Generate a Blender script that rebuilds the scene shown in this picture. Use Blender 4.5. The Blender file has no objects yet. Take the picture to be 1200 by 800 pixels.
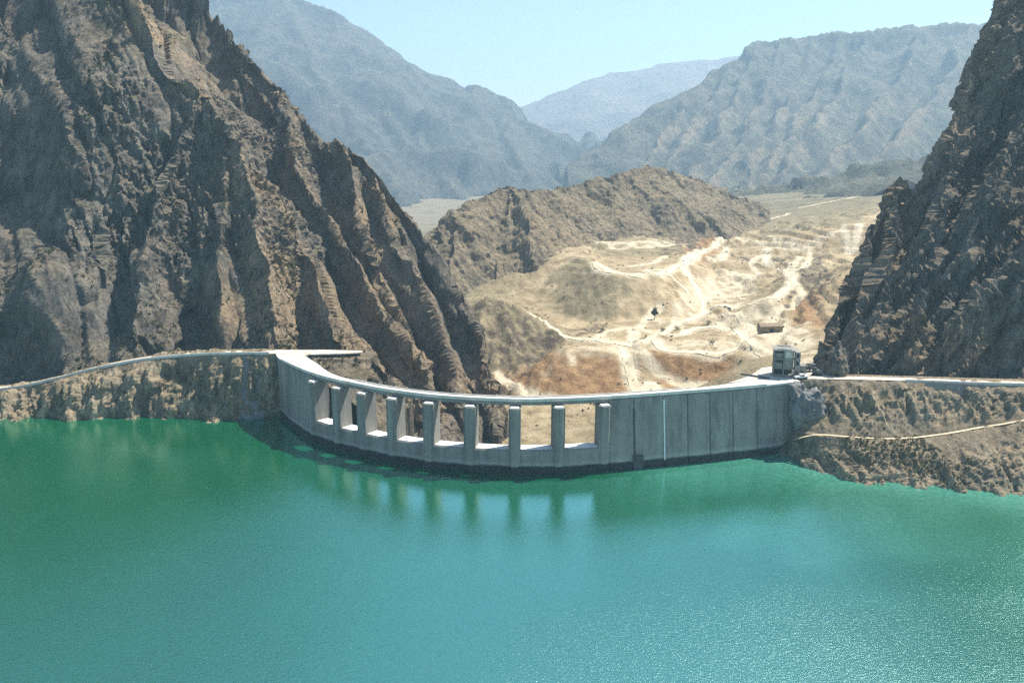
import bpy, bmesh, math, random
import numpy as np
random.seed(7); RNG=np.random.default_rng(7)
S=bpy.context.scene; COL=S.collection
# ------------------------------------------------------------------ surveying helpers
F=1039.0; CAMH=112.0; PITCH=math.atan(250/F)
CP,SP=math.cos(PITCH),math.sin(PITCH)
CREST=25.0
def ray(px,py):
    t=400-py
    return np.array([px-600, F*CP+t*SP, -F*SP+t*CP])
def atz(px,py,z):
    r=ray(px,py); k=(z-CAMH)/r[2]; return np.array([0,0,CAMH])+k*r
def atY(px,py,Y):
    r=ray(px,py); return np.array([0,0,CAMH])+r*(Y/r[1])
# ------------------------------------------------------------------ noise
_perm=np.random.default_rng(3).permutation(256).astype(np.int32); _perm=np.concatenate([_perm,_perm,_perm])
_g=np.random.default_rng(5).normal(size=(256,3)); _g=(_g/np.linalg.norm(_g,axis=1)[:,None]).astype(np.float32)
def perlin(p):
    p=p.astype(np.float32); i=np.floor(p).astype(np.int32); f=p-i; i=i&255
    u=f*f*f*(f*(f*6-15)+10); out=0
    for dx in (0,1):
        wx=u[:,0] if dx else 1-u[:,0]
        for dy in (0,1):
            wy=u[:,1] if dy else 1-u[:,1]
            for dz in (0,1):
                wz=u[:,2] if dz else 1-u[:,2]
                h=_perm[_perm[_perm[(i[:,0]+dx)&255]+((i[:,1]+dy)&255)]+((i[:,2]+dz)&255)]
                g=_g[h]
                out=out+wx*wy*wz*(g[:,0]*(f[:,0]-dx)+g[:,1]*(f[:,1]-dy)+g[:,2]*(f[:,2]-dz))
    return out*1.6
def fbm(p,wl,octs=4,gain=.5,lac=2.03,ridged=False):
    a=1.0; o=np.zeros(len(p),np.float32); q=p/wl
    for k in range(octs):
        n=perlin(q+17.3*k)
        if ridged: n=.6-2*np.abs(n)
        o+=a*n; a*=gain; q=q*lac
    return o
def worley(p,wl,seed=0):
    """random value of the nearest cell, and how near its border is"""
    q=(p/wl).astype(np.float32); i=np.floor(q).astype(np.int32); f=q-i
    b1=np.full(len(p),9.,np.float32); b2=b1.copy(); val=np.zeros(len(p),np.float32)
    tab=np.random.default_rng(seed+11).random((256,4)).astype(np.float32)
    for dx in (-1,0,1):
        for dy in (-1,0,1):
            for dz in (-1,0,1):
                h=_perm[_perm[_perm[(i[:,0]+dx)&255]+((i[:,1]+dy)&255)]+((i[:,2]+dz)&255)]
                t=tab[h]; d=(dx+t[:,0]-f[:,0])**2+(dy+t[:,1]-f[:,1])**2+(dz+t[:,2]-f[:,2])**2
                m=d<b1; b2=np.where(m,b1,np.minimum(b2,d)); b1=np.where(m,d,b1); val=np.where(m,t[:,3],val)
    return val-.5,np.sqrt(b2)-np.sqrt(b1)
def crag(p,wl,seed=0):
    w=p+wl*.35*np.stack([fbm(p+k*31.,wl*.8,2) for k in range(3)],1)
    v,e=worley(w,wl,seed); return v-.45*np.clip(.25-e,0,.25)/.25
def p3(x,y,z=None):
    z=np.zeros_like(x) if z is None else z
    return np.stack([x,y,z],1)
def smooth(a,b,x):
    t=np.clip((x-a)/(b-a),0,1); return t*t*(3-2*t)
# ------------------------------------------------------------------ object helpers
def tag(o,label=None,cat=None,group=None,kind=None):
    if label: o['label']=label
    if cat: o['category']=cat
    if group: o['group']=group
    if kind: o['kind']=kind
    return o
def empty(name,loc,rz=0):
    o=bpy.data.objects.new(name,None); COL.objects.link(o); o.location=loc; o.rotation_euler=(0,0,rz); o.empty_display_size=.5
    return o
def link(name,me,mat,parent=None):
    o=bpy.data.objects.new(name,me); COL.objects.link(o)
    if mat: me.materials.append(mat)
    if parent: o.parent=parent
    return o
def npmesh(name,V,Q,mat,smoothsh=True,attrs=None,parent=None):
    me=bpy.data.meshes.new(name)
    V=np.asarray(V,np.float32); Q=np.asarray(Q,np.int32); k=Q.shape[1]
    me.vertices.add(len(V)); me.vertices.foreach_set('co',V.ravel())
    me.loops.add(Q.size); me.loops.foreach_set('vertex_index',Q.ravel())
    me.polygons.add(len(Q)); me.polygons.foreach_set('loop_start',np.arange(0,Q.size,k,dtype=np.int32))
    me.polygons.foreach_set('use_smooth',np.full(len(Q),smoothsh))
    for an,av in (attrs or {}).items():
        a=me.attributes.new(an,'FLOAT','POINT'); a.data.foreach_set('value',np.asarray(av,np.float32))
    me.update(calc_edges=True); me.validate()
    return link(name,me,mat,parent)
def gridfaces(nr,nc,keep=None):
    i=np.arange(nr*nc).reshape(nr,nc)
    q=np.stack([i[:-1,:-1],i[:-1,1:],i[1:,1:],i[1:,:-1]],-1).reshape(-1,4)
    if keep is not None:
        q=q[keep[q].all(1)]
    return q
def compact(V,Q,attrs):
    used=np.unique(Q); m=np.full(len(V),-1,np.int64); m[used]=np.arange(len(used))
    return V[used],m[Q],{k:np.asarray(v)[used] for k,v in attrs.items()}
def gnormals(P,nr,nc):
    G=P.reshape(nr,nc,3); du=np.gradient(G,axis=1); dv=np.gradient(G,axis=0)
    n=np.cross(du,dv); n/=np.linalg.norm(n,axis=2)[...,None]+1e-9
    return n.reshape(-1,3)
class MB:
    def __init__(s): s.bm=bmesh.new()
    def box(s,x0,x1,y0,y1,z0,z1):
        v=[s.bm.verts.new(c) for c in ((x0,y0,z0),(x1,y0,z0),(x1,y1,z0),(x0,y1,z0),(x0,y0,z1),(x1,y0,z1),(x1,y1,z1),(x0,y1,z1))]
        for f in ((3,2,1,0),(4,5,6,7),(0,1,5,4),(1,2,6,5),(2,3,7,6),(3,0,4,7)): s.bm.faces.new([v[k] for k in f])
        return s
    def prism(s,pts,z0,z1):
        n=len(pts); a=[s.bm.verts.new((p[0],p[1],z0)) for p in pts]; b=[s.bm.verts.new((p[0],p[1],z1)) for p in pts]
        s.bm.faces.new(a[::-1]); s.bm.faces.new(b)
        for i in range(n): s.bm.faces.new((a[i],a[(i+1)%n],b[(i+1)%n],b[i]))
        return s
    def tube(s,a,b,r0,r1,n=8):
        a=np.array(a,float); b=np.array(b,float); d=b-a; d/=np.linalg.norm(d)
        u=np.cross(d,(0,0,1) if abs(d[2])<.9 else (1,0,0)); u/=np.linalg.norm(u); w=np.cross(d,u)
        A=[s.bm.verts.new(a+r0*(math.cos(t)*u+math.sin(t)*w)) for t in np.arange(n)*2*math.pi/n]
        B=[s.bm.verts.new(b+r1*(math.cos(t)*u+math.sin(t)*w)) for t in np.arange(n)*2*math.pi/n]
        for i in range(n): s.bm.faces.new((A[i],A[(i+1)%n],B[(i+1)%n],B[i]))
        s.bm.faces.new(A[::-1]); s.bm.faces.new(B)
        return s
    def build(s,name,mat,parent=None,bevel=0):
        bmesh.ops.recalc_face_normals(s.bm,faces=s.bm.faces)
        if bevel: bmesh.ops.bevel(s.bm,geom=s.bm.edges[:],offset=bevel,segments=1,affect='EDGES')
        me=bpy.data.meshes.new(name); s.bm.to_mesh(me); s.bm.free()
        return link(name,me,mat,parent)
# ------------------------------------------------------------------ materials
class NT:
    def __init__(s,name):
        s.m=bpy.data.materials.new(name); s.m.use_nodes=True; s.t=s.m.node_tree; s.n=s.t.nodes; s.n.clear()
        s.out=s.n.new('ShaderNodeOutputMaterial'); s.b=s.n.new('ShaderNodeBsdfPrincipled'); s.l(s.b.outputs[0],s.out.inputs[0])
        s.co=s.n.new('ShaderNodeTexCoord').outputs['Object']
    def l(s,a,b): s.t.links.new(a,b)
    def setin(s,sock,v):
        if hasattr(v,'is_linked') or isinstance(v,bpy.types.NodeSocket): s.l(v,sock)
        else: sock.default_value=v
    def noise(s,scale,detail=6,rough=.55,vec=None,dist=0):
        n=s.n.new('ShaderNodeTexNoise'); s.l(vec or s.co,n.inputs['Vector']); n.inputs['Scale'].default_value=scale
        n.inputs['Detail'].default_value=detail; n.inputs['Roughness'].default_value=rough; n.inputs['Distortion'].default_value=dist
        return n.outputs['Fac']
    def voro(s,scale,vec=None,feat='F1'):
        n=s.n.new('ShaderNodeTexVoronoi'); n.feature=feat; s.l(vec or s.co,n.inputs['Vector']); n.inputs['Scale'].default_value=scale
        return n.outputs['Distance']
    def map(s,rot=(0,0,0),scale=(1,1,1)):
        n=s.n.new('ShaderNodeMapping'); s.l(s.co,n.inputs[0]); n.inputs['Rotation'].default_value=rot; n.inputs['Scale'].default_value=scale
        return n.outputs[0]
    def ramp(s,fac,stops):
        n=s.n.new('ShaderNodeValToRGB'); s.l(fac,n.inputs[0]); e=n.color_ramp.elements
        while len(e)>1: e.remove(e[-1])
        for k,(p,c) in enumerate(stops):
            if k==0: e[0].position=p; el=e[0]
            else: el=e.new(p)
            el.color=(*c,1) if hasattr(c,'__len__') else (c,c,c,1)
        return n.outputs[0]
    def mix(s,f,a,b,mode='MIX'):
        n=s.n.new('ShaderNodeMix'); n.data_type='RGBA'; n.blend_type=mode
        s.setin(n.inputs[0],f)
        for k,v in ((6,a),(7,b)):
            if isinstance(v,tuple): n.inputs[k].default_value=(*v,1)
            else: s.l(v,n.inputs[k])
        return n.outputs[2]
    def math(s,op,a,b=0,clamp=False):
        n=s.n.new('ShaderNodeMath'); n.operation=op; n.use_clamp=clamp; s.setin(n.inputs[0],a); s.setin(n.inputs[1],b); return n.outputs[0]
    def attr(s,name):
        n=s.n.new('ShaderNodeAttribute'); n.attribute_name=name; return n.outputs['Fac']
    def geo(s,what):
        g=s.n.new('ShaderNodeNewGeometry'); x=s.n.new('ShaderNodeSeparateXYZ'); s.l(g.outputs[what],x.inputs[0]); return x.outputs
    def bump(s,h,strength,dist,prev=None):
        n=s.n.new('ShaderNodeBump'); s.l(h,n.inputs['Height']); n.inputs['Strength'].default_value=strength; n.inputs['Distance'].default_value=dist
        if prev: s.l(prev,n.inputs['Normal'])
        return n.outputs[0]
    def fin(s,col,rough=.9,normal=None,spec=.2):
        if isinstance(col,tuple): s.b.inputs['Base Color'].default_value=(*col,1)
        else: s.l(col,s.b.inputs['Base Color'])
        s.setin(s.b.inputs['Roughness'],rough); s.b.inputs['Specular IOR Level'].default_value=spec
        if normal: s.l(normal,s.b.inputs['Normal'])
        return s.m
def rock_mat(name,dark,mid,light,soil,green,k=1.0,greenamt=.5,bump=1.0,rot=(.5,.9,.3),soilz=(.5,.8)):
    m=NT(name)
    st=m.map(rot,(1,1,.22))
    n1=m.noise(.022*k,7,.62,dist=.4); n2=m.noise(.13*k,9,.68,st); n3=m.noise(.7*k,6,.65)
    c=m.ramp(n2,[(.3,dark),(.47,mid),(.66,light)])
    c=m.mix(m.ramp(n1,[(.38,0.),(.62,.75)]),c,m.mix(.5,c,soil))
    # debris and soil gather where the rock lies flatter
    nz=m.geo('Normal')[2]
    sl=m.math('ADD',nz,m.math('MULTIPLY',m.math('SUBTRACT',n2,.5),.7))
    c=m.mix(m.ramp(sl,[(soilz[0],0.),(soilz[1],.8)]),c,soil)
    c=m.mix(m.math('MULTIPLY',m.attr('tan'),m.ramp(n2,[(.3,.3),(.6,1.)])),c,m.mix(m.ramp(n3,[(.3,0.),(.7,1.)]),(.29,.20,.115),(.60,.45,.285)))
    big=m.noise(.035*k,6,.62,m.map((rot[0],-rot[1],.8),(1,.35,1)),.7)
    c=m.mix(m.ramp(big,[(.5,0.),(.68,.5)]),c,m.mix(.35,light,mid)); c=m.mix(m.ramp(big,[(.3,.55),(.45,0.)]),c,dark)
    bed=m.noise(.05*k,7,.68,m.map((.25,-.6,.15),(.5,.5,5.)),.5)
    c=m.mix(m.ramp(bed,[(.36,.28),(.48,0.)]),c,m.mix(.6,c,dark)); c=m.mix(m.ramp(bed,[(.55,0.),(.7,.2)]),c,light)
    # pale broken veins and grey scars
    v=m.ramp(m.noise(.06*k,8,.7,st,.8),[(.56,0.),(.72,.55)])
    c=m.mix(v,c,light)
    fs=m.noise(.45*k,7,.75,st)
    c=m.mix(m.ramp(fs,[(.36,.75),(.5,0.)]),c,m.mix(.75,c,(.012,.014,.018)))
    c=m.mix(m.ramp(fs,[(.54,0.),(.68,.6)]),c,light)
    g=m.ramp(m.noise(.16*k,5,.75),[(.5,0.),(.66,1.)])
    g2=m.ramp(m.noise(.02*k,4,.5),[(.42,0.),(.62,1.)])
    c=m.mix(m.math('MULTIPLY',m.math('MULTIPLY',g,g2),greenamt),c,green)
    c=m.mix(m.ramp(n3,[(.3,.28),(.6,0.)]),c,(.03,.03,.03),'MIX')
    nb=m.bump(m.noise(.35*k,10,.72,st),.95*bump,4.5/k)
    nb=m.bump(m.voro(.22*k,st),.5*bump,1.6/k,nb)
    return m.fin(c,.95,nb,.15)
def plain(name,col,var=.25,scale=1.2,rough=.8,spec=.3,metal=0,bump=.15):
    m=NT(name); n=m.noise(scale,6,.6)
    c=m.mix(m.ramp(n,[(.3,0.),(.7,1.)]),tuple(x*(1-var) for x in col),tuple(min(1,x*(1+var)) for x in col))
    m.b.inputs['Metallic'].default_value=metal
    return m.fin(c,rough,m.bump(n,bump,.05),spec)
M={}
M['rock_a']=rock_mat('dark_rock',(.036,.034,.033),(.105,.10,.095),(.31,.29,.255),(.285,.235,.165),(.055,.068,.025),1.0,.6)
M['rock_b']=rock_mat('grey_cliff_rock',(.045,.043,.041),(.145,.137,.125),(.36,.33,.285),(.30,.235,.15),(.08,.085,.04),1.0,.4,rot=(.3,-.8,.2))
M['bank_l']=rock_mat('tan_bank_rock',(.035,.032,.03),(.2,.165,.12),(.46,.385,.28),(.36,.285,.18),(.06,.075,.03),1.2,.3,.8)
M['bank_r']=rock_mat('brown_bank_earth',(.055,.048,.04),(.225,.185,.13),(.44,.38,.285),(.30,.235,.15),(.07,.085,.03),1.6,.5,.8,soilz=(.6,.9))
M['hill']=rock_mat('olive_hill_rock',(.085,.075,.06),(.215,.175,.12),(.39,.33,.23),(.37,.295,.185),(.14,.13,.06),.55,.5,1.0,soilz=(.55,.85))
M['far_l']=rock_mat('far_slope_rock',(.05,.06,.055),(.10,.105,.09),(.21,.20,.17),(.18,.17,.12),(.08,.10,.05),.14,.5,1.0,soilz=(.8,1.0))
M['far_r']=rock_mat('mesa_slope_rock',(.05,.056,.04),(.115,.117,.085),(.26,.245,.17),(.22,.20,.13),(.08,.10,.045),.16,.5,1.0,soilz=(.75,1.0))
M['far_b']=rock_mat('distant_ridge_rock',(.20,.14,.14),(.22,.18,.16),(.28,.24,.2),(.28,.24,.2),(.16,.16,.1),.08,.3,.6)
def valley_mat():
    m=NT('sandy_valley_soil')
    n1=m.noise(.012,7,.6,dist=.5); n2=m.noise(.09,8,.66); n3=m.noise(.8,6,.7)
    c=m.ramp(n2,[(.3,(.16,.118,.066)),(.44,(.38,.298,.178)),(.62,(.54,.44,.285))])
    c=m.mix(m.ramp(n1,[(.4,0.),(.62,.7)]),c,(.29,.22,.13))
    ol=m.math('MULTIPLY',m.attr('olive'),m.ramp(m.noise(.05,6,.7),[(.3,.6),(.6,1.)]))
    c=m.mix(ol,c,m.mix(m.ramp(n2,[(.35,0.),(.65,1.)]),(.13,.115,.065),(.26,.225,.14)))
    c=m.mix(m.math('MULTIPLY',m.attr('red'),m.ramp(n2,[(.2,.75),(.6,1.)])),c,m.mix(m.ramp(m.noise(.16,8,.7),[(.35,0.),(.62,1.)]),(.21,.112,.052),(.42,.265,.135)))
    tr=m.math('MULTIPLY',m.attr('track'),m.ramp(n2,[(.25,.55),(.55,1.)]))
    c=m.mix(tr,c,m.mix(m.ramp(n3,[(.3,0.),(.7,1.)]),(.58,.495,.35),(.70,.62,.47)))
    # scattered scrub and stone specks
    c=m.mix(m.math('MULTIPLY',m.attr('far'),m.ramp(n2,[(.3,.75),(.7,1.)])),c,m.mix(m.ramp(n1,[(.4,0.),(.6,1.)]),(.12,.11,.065),(.24,.205,.13)))
    c=m.mix(m.math('MULTIPLY',m.attr('bare_shade'),m.ramp(m.noise(.14,8,.72,m.map((0,0,0),(1,.6,1))),[(.42,0.),(.56,1.)])),c,m.mix(m.ramp(n3,[(.3,0.),(.7,1.)]),(.055,.045,.035),(.16,.125,.09)))  # dark outcrop rock, and the shade painted into the ravine
    sp=m.ramp(m.noise(.35,4,.8),[(.6,0.),(.7,.75)])
    c=m.mix(m.math('MULTIPLY',sp,m.math('SUBTRACT',1.,m.attr('track'),True)),c,(.15,.125,.07))
    nb=m.bump(m.noise(.12,9,.72),1.,3.2); nb=m.bump(n3,.8,.8,nb)
    return m.fin(c,.95,nb,.1)
M['valley']=valley_mat()
M['track']=plain('pale_dirt_track',(.58,.495,.35),.16,.25,.95,.1)
M['gravel']=plain('pale_gravel_road',(.52,.47,.39),.3,.35,.95,.1)
def concrete(name,base,stain=.5,wet_shade=True):
    m=NT(name)
    st=m.map((0,0,0),(1,1,.06))
    n1=m.noise(.35,7,.65,st); n2=m.noise(.08,6,.6); n3=m.noise(2.5,6,.65); n4=m.noise(.9,7,.7,m.map((0,0,0),(1,1,.1)))
    c=m.mix(m.ramp(n1,[(.38,min(1,stain*1.5)),(.58,0.)]),base,tuple(x*.42 for x in base))
    c=m.mix(m.ramp(n4,[(.56,0.),(.72,.55)]),c,tuple(min(1,x*1.9) for x in base))
    c=m.mix(m.ramp(n3,[(.35,.3),(.55,0.)]),c,tuple(x*.5 for x in base))
    c=m.mix(m.ramp(n2,[(.4,0.),(.7,.35)]),c,tuple(min(1,x*1.35) for x in base))
    # lift lines of the pours
    z=m.geo('Position')[2]
    ln=m.math('PINGPONG',z,1.5); c=m.mix(m.ramp(ln,[(.0,.5),(.06,0.)]),c,tuple(x*.55 for x in base))
    if wet_shade:
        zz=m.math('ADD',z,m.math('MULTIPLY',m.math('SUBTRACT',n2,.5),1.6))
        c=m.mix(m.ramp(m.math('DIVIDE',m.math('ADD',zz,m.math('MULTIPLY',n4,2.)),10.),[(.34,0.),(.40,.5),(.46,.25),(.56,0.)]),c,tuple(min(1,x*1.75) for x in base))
        c=m.mix(m.ramp(m.math('DIVIDE',zz,10.),[(.23,.97),(.31,0.)]),c,(.018,.022,.024))  # wet waterline stain, blackened further to paint in the dam's shadow
    return m.fin(c,.85,m.bump(n3,.25,.08),.25)
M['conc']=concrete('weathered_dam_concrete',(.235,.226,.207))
M['conc_dry']=concrete('pale_concrete',(.56,.545,.5),.25,False)
M['conc_grey']=concrete('raw_grey_concrete',(.24,.23,.21),.4,False)
M['white']=plain('sunlit_top_concrete',(.72,.70,.66),.08,.3,.85,.2)  # near-white tone paints sunlight onto the sill and pier tops
M['leak']=plain('pale_lime_streak',(.6,.62,.62),.15,.8,.8,.2)
M['joint']=plain('dark_joint_filler',(.06,.065,.07),.2,.8,.9,.1)
M['shot']=rock_mat('grey_sprayed_rock',(.08,.083,.086),(.18,.183,.186),(.3,.3,.295),(.27,.265,.25),(.1,.1,.06),1.8,.1,.5)
M['dark']=plain('dark_void',(.025,.025,.028),.2,1.,.8,.2)
M['steel']=plain('dark_painted_steel',(.07,.075,.08),.2,1.,.5,.4)
M['wpaint']=plain('white_vehicle_paint',(.72,.72,.7),.06,1.,.35,.5)
M['ypaint']=plain('dusty_yellow_paint',(.45,.28,.06),.2,1.,.5,.4)
M['glass']=plain('dark_vehicle_glass',(.03,.035,.04),.1,1.,.1,.6)
M['rubber']=plain('black_rubber',(.025,.025,.025),.1,2.,.8,.2)
M['broof']=plain('brown_sheet_roof',(.24,.19,.13),.25,.6,.8,.2)
M['bark']=plain('grey_bark',(.12,.09,.06),.3,3.,.95,.1)
def leafmat(name,a,b):
    m=NT(name); n=m.noise(.9,4,.6); c=m.mix(m.ramp(n,[(.35,0.),(.65,1.)]),a,b); return m.fin(c,.8,None,.2)
M['leaf']=leafmat('dark_leaves',(.018,.032,.012),(.05,.07,.025))
M['scrub']=leafmat('dry_scrub_leaves',(.045,.05,.02),(.12,.115,.05))
def water_mat():
    m=NT('green_reservoir_water')
    n1=m.noise(.01,5,.55,dist=.6); n2=m.noise(.035,6,.6)
    c=m.mix(m.ramp(n1,[(.35,0.),(.65,1.)]),(.0,.076,.026),(.0,.094,.035))
    c=m.mix(m.math('MULTIPLY',m.attr('silt'),m.ramp(m.noise(.5,6,.75),[(.35,.45),(.65,1.)])),c,(.09,.36,.27))
    c=m.mix(m.math('MULTIPLY',m.attr('silt'),m.ramp(m.noise(1.3,5,.8),[(.56,0.),(.7,.8)])),c,(.45,.62,.55))
    wm=m.map((0,0,.25),(1,2.2,1))
    h1=m.noise(.75,5,.7,wm); h2=m.noise(.4,4,.6,wm); h3=m.noise(.05,3,.5,wm)
    wd=m.math('ADD',m.math('MULTIPLY',m.attr('wind'),.85),.15); h1=m.math('MULTIPLY',h1,wd); h2=m.math('MULTIPLY',h2,wd)
    nb=m.bump(h3,.05,1.); nb=m.bump(h2,.2,.12,nb); nb=m.bump(h1,.8,.24,nb)
    r=m.ramp(m.attr('wind'),[(0.,.06),(1.,.12)])
    m.b.inputs['IOR'].default_value=5.8; m.b.inputs['Specular Tint'].default_value=(.62,1,.96,1)
    mat=m.fin(c,r,nb,.5)
    return mat
M['water']=water_mat()
# ------------------------------------------------------------------ terrain builders
def sideof(X,Y,rd):
    best=np.full(len(X),1e18); sg=np.zeros(len(X)); D=[np.array(b[:2])-np.array(a[:2]) for a,b in zip(rd[:-1],rd[1:])]; D=[d/np.linalg.norm(d) for d in D]
    for i,(a,b) in enumerate(zip(rd[:-1],rd[1:])):
        dx,dy=b[0]-a[0],b[1]-a[1]; t=((X-a[0])*dx+(Y-a[1])*dy)/(dx*dx+dy*dy); tc=np.clip(t,0,1)
        d=np.hypot(X-a[0]-tc*dx,Y-a[1]-tc*dy)
        d0=D[i]+(D[i-1] if i else D[i]); d1=D[i]+(D[i+1] if i+1<len(D) else D[i])
        c=np.where(t<0,d0[0]*(Y-a[1])-d0[1]*(X-a[0]),np.where(t>1,d1[0]*(Y-b[1])-d1[1]*(X-b[0]),dx*(Y-a[1])-dy*(X-a[0])))
        m=d<best; best=np.where(m,d,best); sg=np.where(m,c,sg)
    return sg
def ridgefield(X,Y,ridges,slope,base,warp=0,wwl=60,seed=0,knife=0,kw=7):
    """height that falls away from a skeleton of ridge lines"""
    h=np.full(len(X),base,np.float64)
    if warp:
        P=p3(X,Y,np.full_like(X,seed))
        X=X+warp*fbm(P,wwl,3); Y=Y+warp*fbm(P+91.7,wwl,3)
    sm=1+.25*fbm(p3(X,Y,np.full_like(X,seed+5.)),wwl*1.3,2)
    for rd in ridges:
        s=slope
        if isinstance(rd,tuple): s,rd=rd
        if isinstance(s,tuple): s=np.where(sideof(X,Y,rd)>0,s[0],s[1])
        for a,b in zip(rd[:-1],rd[1:]):
            dx,dy=b[0]-a[0],b[1]-a[1]; L=dx*dx+dy*dy+1e-9
            t=np.clip(((X-a[0])*dx+(Y-a[1])*dy)/L,0,1)
            d=np.hypot(X-a[0]-t*dx,Y-a[1]-t*dy)
            h=np.maximum(h,a[2]+t*(b[2]-a[2])-s*sm*d-knife*(1-np.exp(-d/kw))+(knife*.35 if knife else 0))
    return h
def px(l,k=1.): return [atY(a,b,c*k) for a,b,c in l]
def heightmesh(name,xs,ys,hfun,mat,disp=None,zcut=None,keepfun=None,attrs=None,flat=False):
    X,Y=np.meshgrid(xs,ys); nr,nc=X.shape; x,y=X.ravel().astype(np.float64),Y.ravel().astype(np.float64)
    z=hfun(x,y); P=np.stack([x,y,z],1)
    if disp is not None:
        n=gnormals(P,nr,nc); n[n[:,2]<0]*=-1
        P=P+n*disp(P)[:,None]
    keep=np.ones(len(P),bool)
    if zcut is not None: keep&=P[:,2]>zcut
    if keepfun is not None: keep&=keepfun(x,y)
    Q=gridfaces(nr,nc,keep); A=attrs(P) if attrs else {}
    P,Q,A=compact(P,Q,A)
    return npmesh(name,P,Q,mat,not flat,A)
def interp_line(pts):
    pts=np.array(sorted([tuple(p) for p in pts])); 
    return lambda x: np.interp(x,pts[:,0],pts[:,1]), lambda x: np.interp(x,pts[:,0],pts[:,2])
def catmull(pts,n=12):
    P=[np.array(p,float) for p in pts]; P=[2*P[0]-P[1]]+P+[2*P[-1]-P[-2]]; out=[]
    for i in range(1,len(P)-2):
        for t in np.arange(n)/n:
            a,b,c,d=P[i-1:i+3]
            out.append(.5*((2*b)+(c-a)*t+(2*a-5*b+4*c-d)*t*t+(3*b-a-3*c+d)*t**3))
    out.append(P[-2]); return np.array(out)
def segdist(x,y,line):
    d=np.full(len(x),1e9)
    for a,b in zip(line[:-1],line[1:]):
        dx,dy=b[0]-a[0],b[1]-a[1]; L=dx*dx+dy*dy+1e-9
        t=np.clip(((x-a[0])*dx+(y-a[1])*dy)/L,0,1)
        d=np.minimum(d,np.hypot(x-a[0]-t*dx,y-a[1]-t*dy))
    return d
def inpoly(x,y,poly):
    c=np.zeros(len(x),bool); n=len(poly)
    for i in range(n):
        x0,y0=poly[i][:2]; x1,y1=poly[(i+1)%n][:2]
        m=((y0>y)!=(y1>y)); 
        c^=m&(x<(x1-x0)*(y-y0)/((y1-y0) if y1!=y0 else 1e-9)+x0)
    return c
def polysd(x,y,poly):
    d=segdist(x,y,list(poly)+[poly[0]]); return np.where(inpoly(x,y,poly),-d,d)
# ---- the dam's upstream face in plan
FACE=catmull([(-94,342.5),(-91.5,336),(-86.3,327),(-77,313),(-68.5,304.2),(-57,296.2),(-43,288),(-23,280.4),(0,276.6),(14,277),(29,279),(44,282.2),(58.6,285.8),(76,290.2),(92,295),(103,299)],14)
seg=np.hypot(*np.diff(FACE,axis=0).T); ARC=np.concatenate([[0],np.cumsum(seg)]); LEN=ARC[-1]
def fpt(s,off=0.0):
    x=np.interp(s,ARC,FACE[:,0]); y=np.interp(s,ARC,FACE[:,1])
    e=.6; tx=np.interp(min(s+e,LEN),ARC,FACE[:,0])-np.interp(max(s-e,0),ARC,FACE[:,0]); ty=np.interp(min(s+e,LEN),ARC,FACE[:,1])-np.interp(max(s-e,0),ARC,FACE[:,1])
    L=math.hypot(tx,ty); nx,ny=-ty/L,tx/L       # points downstream
    return np.array([x+nx*off,y+ny*off])
def s_of_x(x): return float(np.interp(x,FACE[:,0],ARC))
def setback(s): return 3.0*float(smooth(8,45,np.array(s)))
# ---- road lines (z along with it)
RL=[(-520,300,6),(-420,318,6),(-320,336,7),(-250,346,7.5),(-210,350,8),(-188,350,12),(-172,351,16),(-151,352,20),(-129,351,22.4),(-110,346,24.2),(-94,343,25)]
RR=[(101,306,25),(118,305.5,25),(136,304,25),(152,302,25),(166,300,25),(180,299,25),(210,296,25.2),(260,285,25.5),(330,262,26),(430,225,27)]
rlY,rlZ=interp_line(RL); rrY,rrZ=interp_line(RR)
# ================================================================== LEFT MOUNTAIN
Lm=[((3.2,1.45),[*px([(-900,-700,800),(-500,-560,720),(-300,-420,680),(-100,-262,640),(60,-150,605),(160,-75,588),(235,0,575),(270,42,568),(300,78,560),(330,108,550),(352,135,540),(380,167,525),(395,168,520),(418,180,515),(440,207,505),(470,243,492),(495,275,482),(520,313,470),(545,362,455),(562,410,440),(575,455,425),(583,520,405)])]),
 px([(60,-150,605),(120,-70,530),(162,0,500),(182,45,485),(208,92,472),(240,108,466),(268,148,455),(284,188,442),(299,235,425),(308,295,405),(316,345,385),(324,380,368)]),
 px([(240,108,466),(205,190,440),(180,270,415),(160,340,390),(150,390,372)]),
 px([(268,148,455),(262,230,432),(258,310,404),(258,370,380)]),
 px([(300,190,470),(327,242,446),(346,280,428),(365,315,410),(384,358,388),(400,398,365)]),
 px([(330,108,550),(340,160,510),(351,197,488),(370,228,472),(389,259,455),(422,316,430),(446,373,405),(489,430,385)]),
 ((2.6,1.45),[*px([(391,168,519),(402,190,508),(425,252,478),(450,322,447),(470,382,420),(496,444,395)])]),
 ((2.6,1.45),[*px([(425,188,512),(440,225,495),(465,273,470),(489,325,447),(517,406,420),(534,452,402)])]),
 px([(-150,-190,600),(-60,-60,540),(10,40,500),(50,130,470),(70,220,440),(80,300,410),(90,370,385)]),
 px([(-300,-200,610),(-220,-40,540),(-140,80,500),(-90,200,450),(-40,320,400)]),
 px([(10,40,500),(-20,150,460),(-10,260,425),(0,350,390)]),
 px([(-700,-350,680),(-560,-100,560),(-420,100,480),(-300,260,410)]),
 px([(-480,-350,660),(-400,-150,570),(-300,20,510),(-220,180,455),(-160,300,405)]),
 px([(120,-70,530),(100,60,490),(110,160,455),(115,250,425),(118,330,398)]),
]
dipL=np.array([.46,-.70,-.52]); dipL/=np.linalg.norm(dipL)
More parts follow.
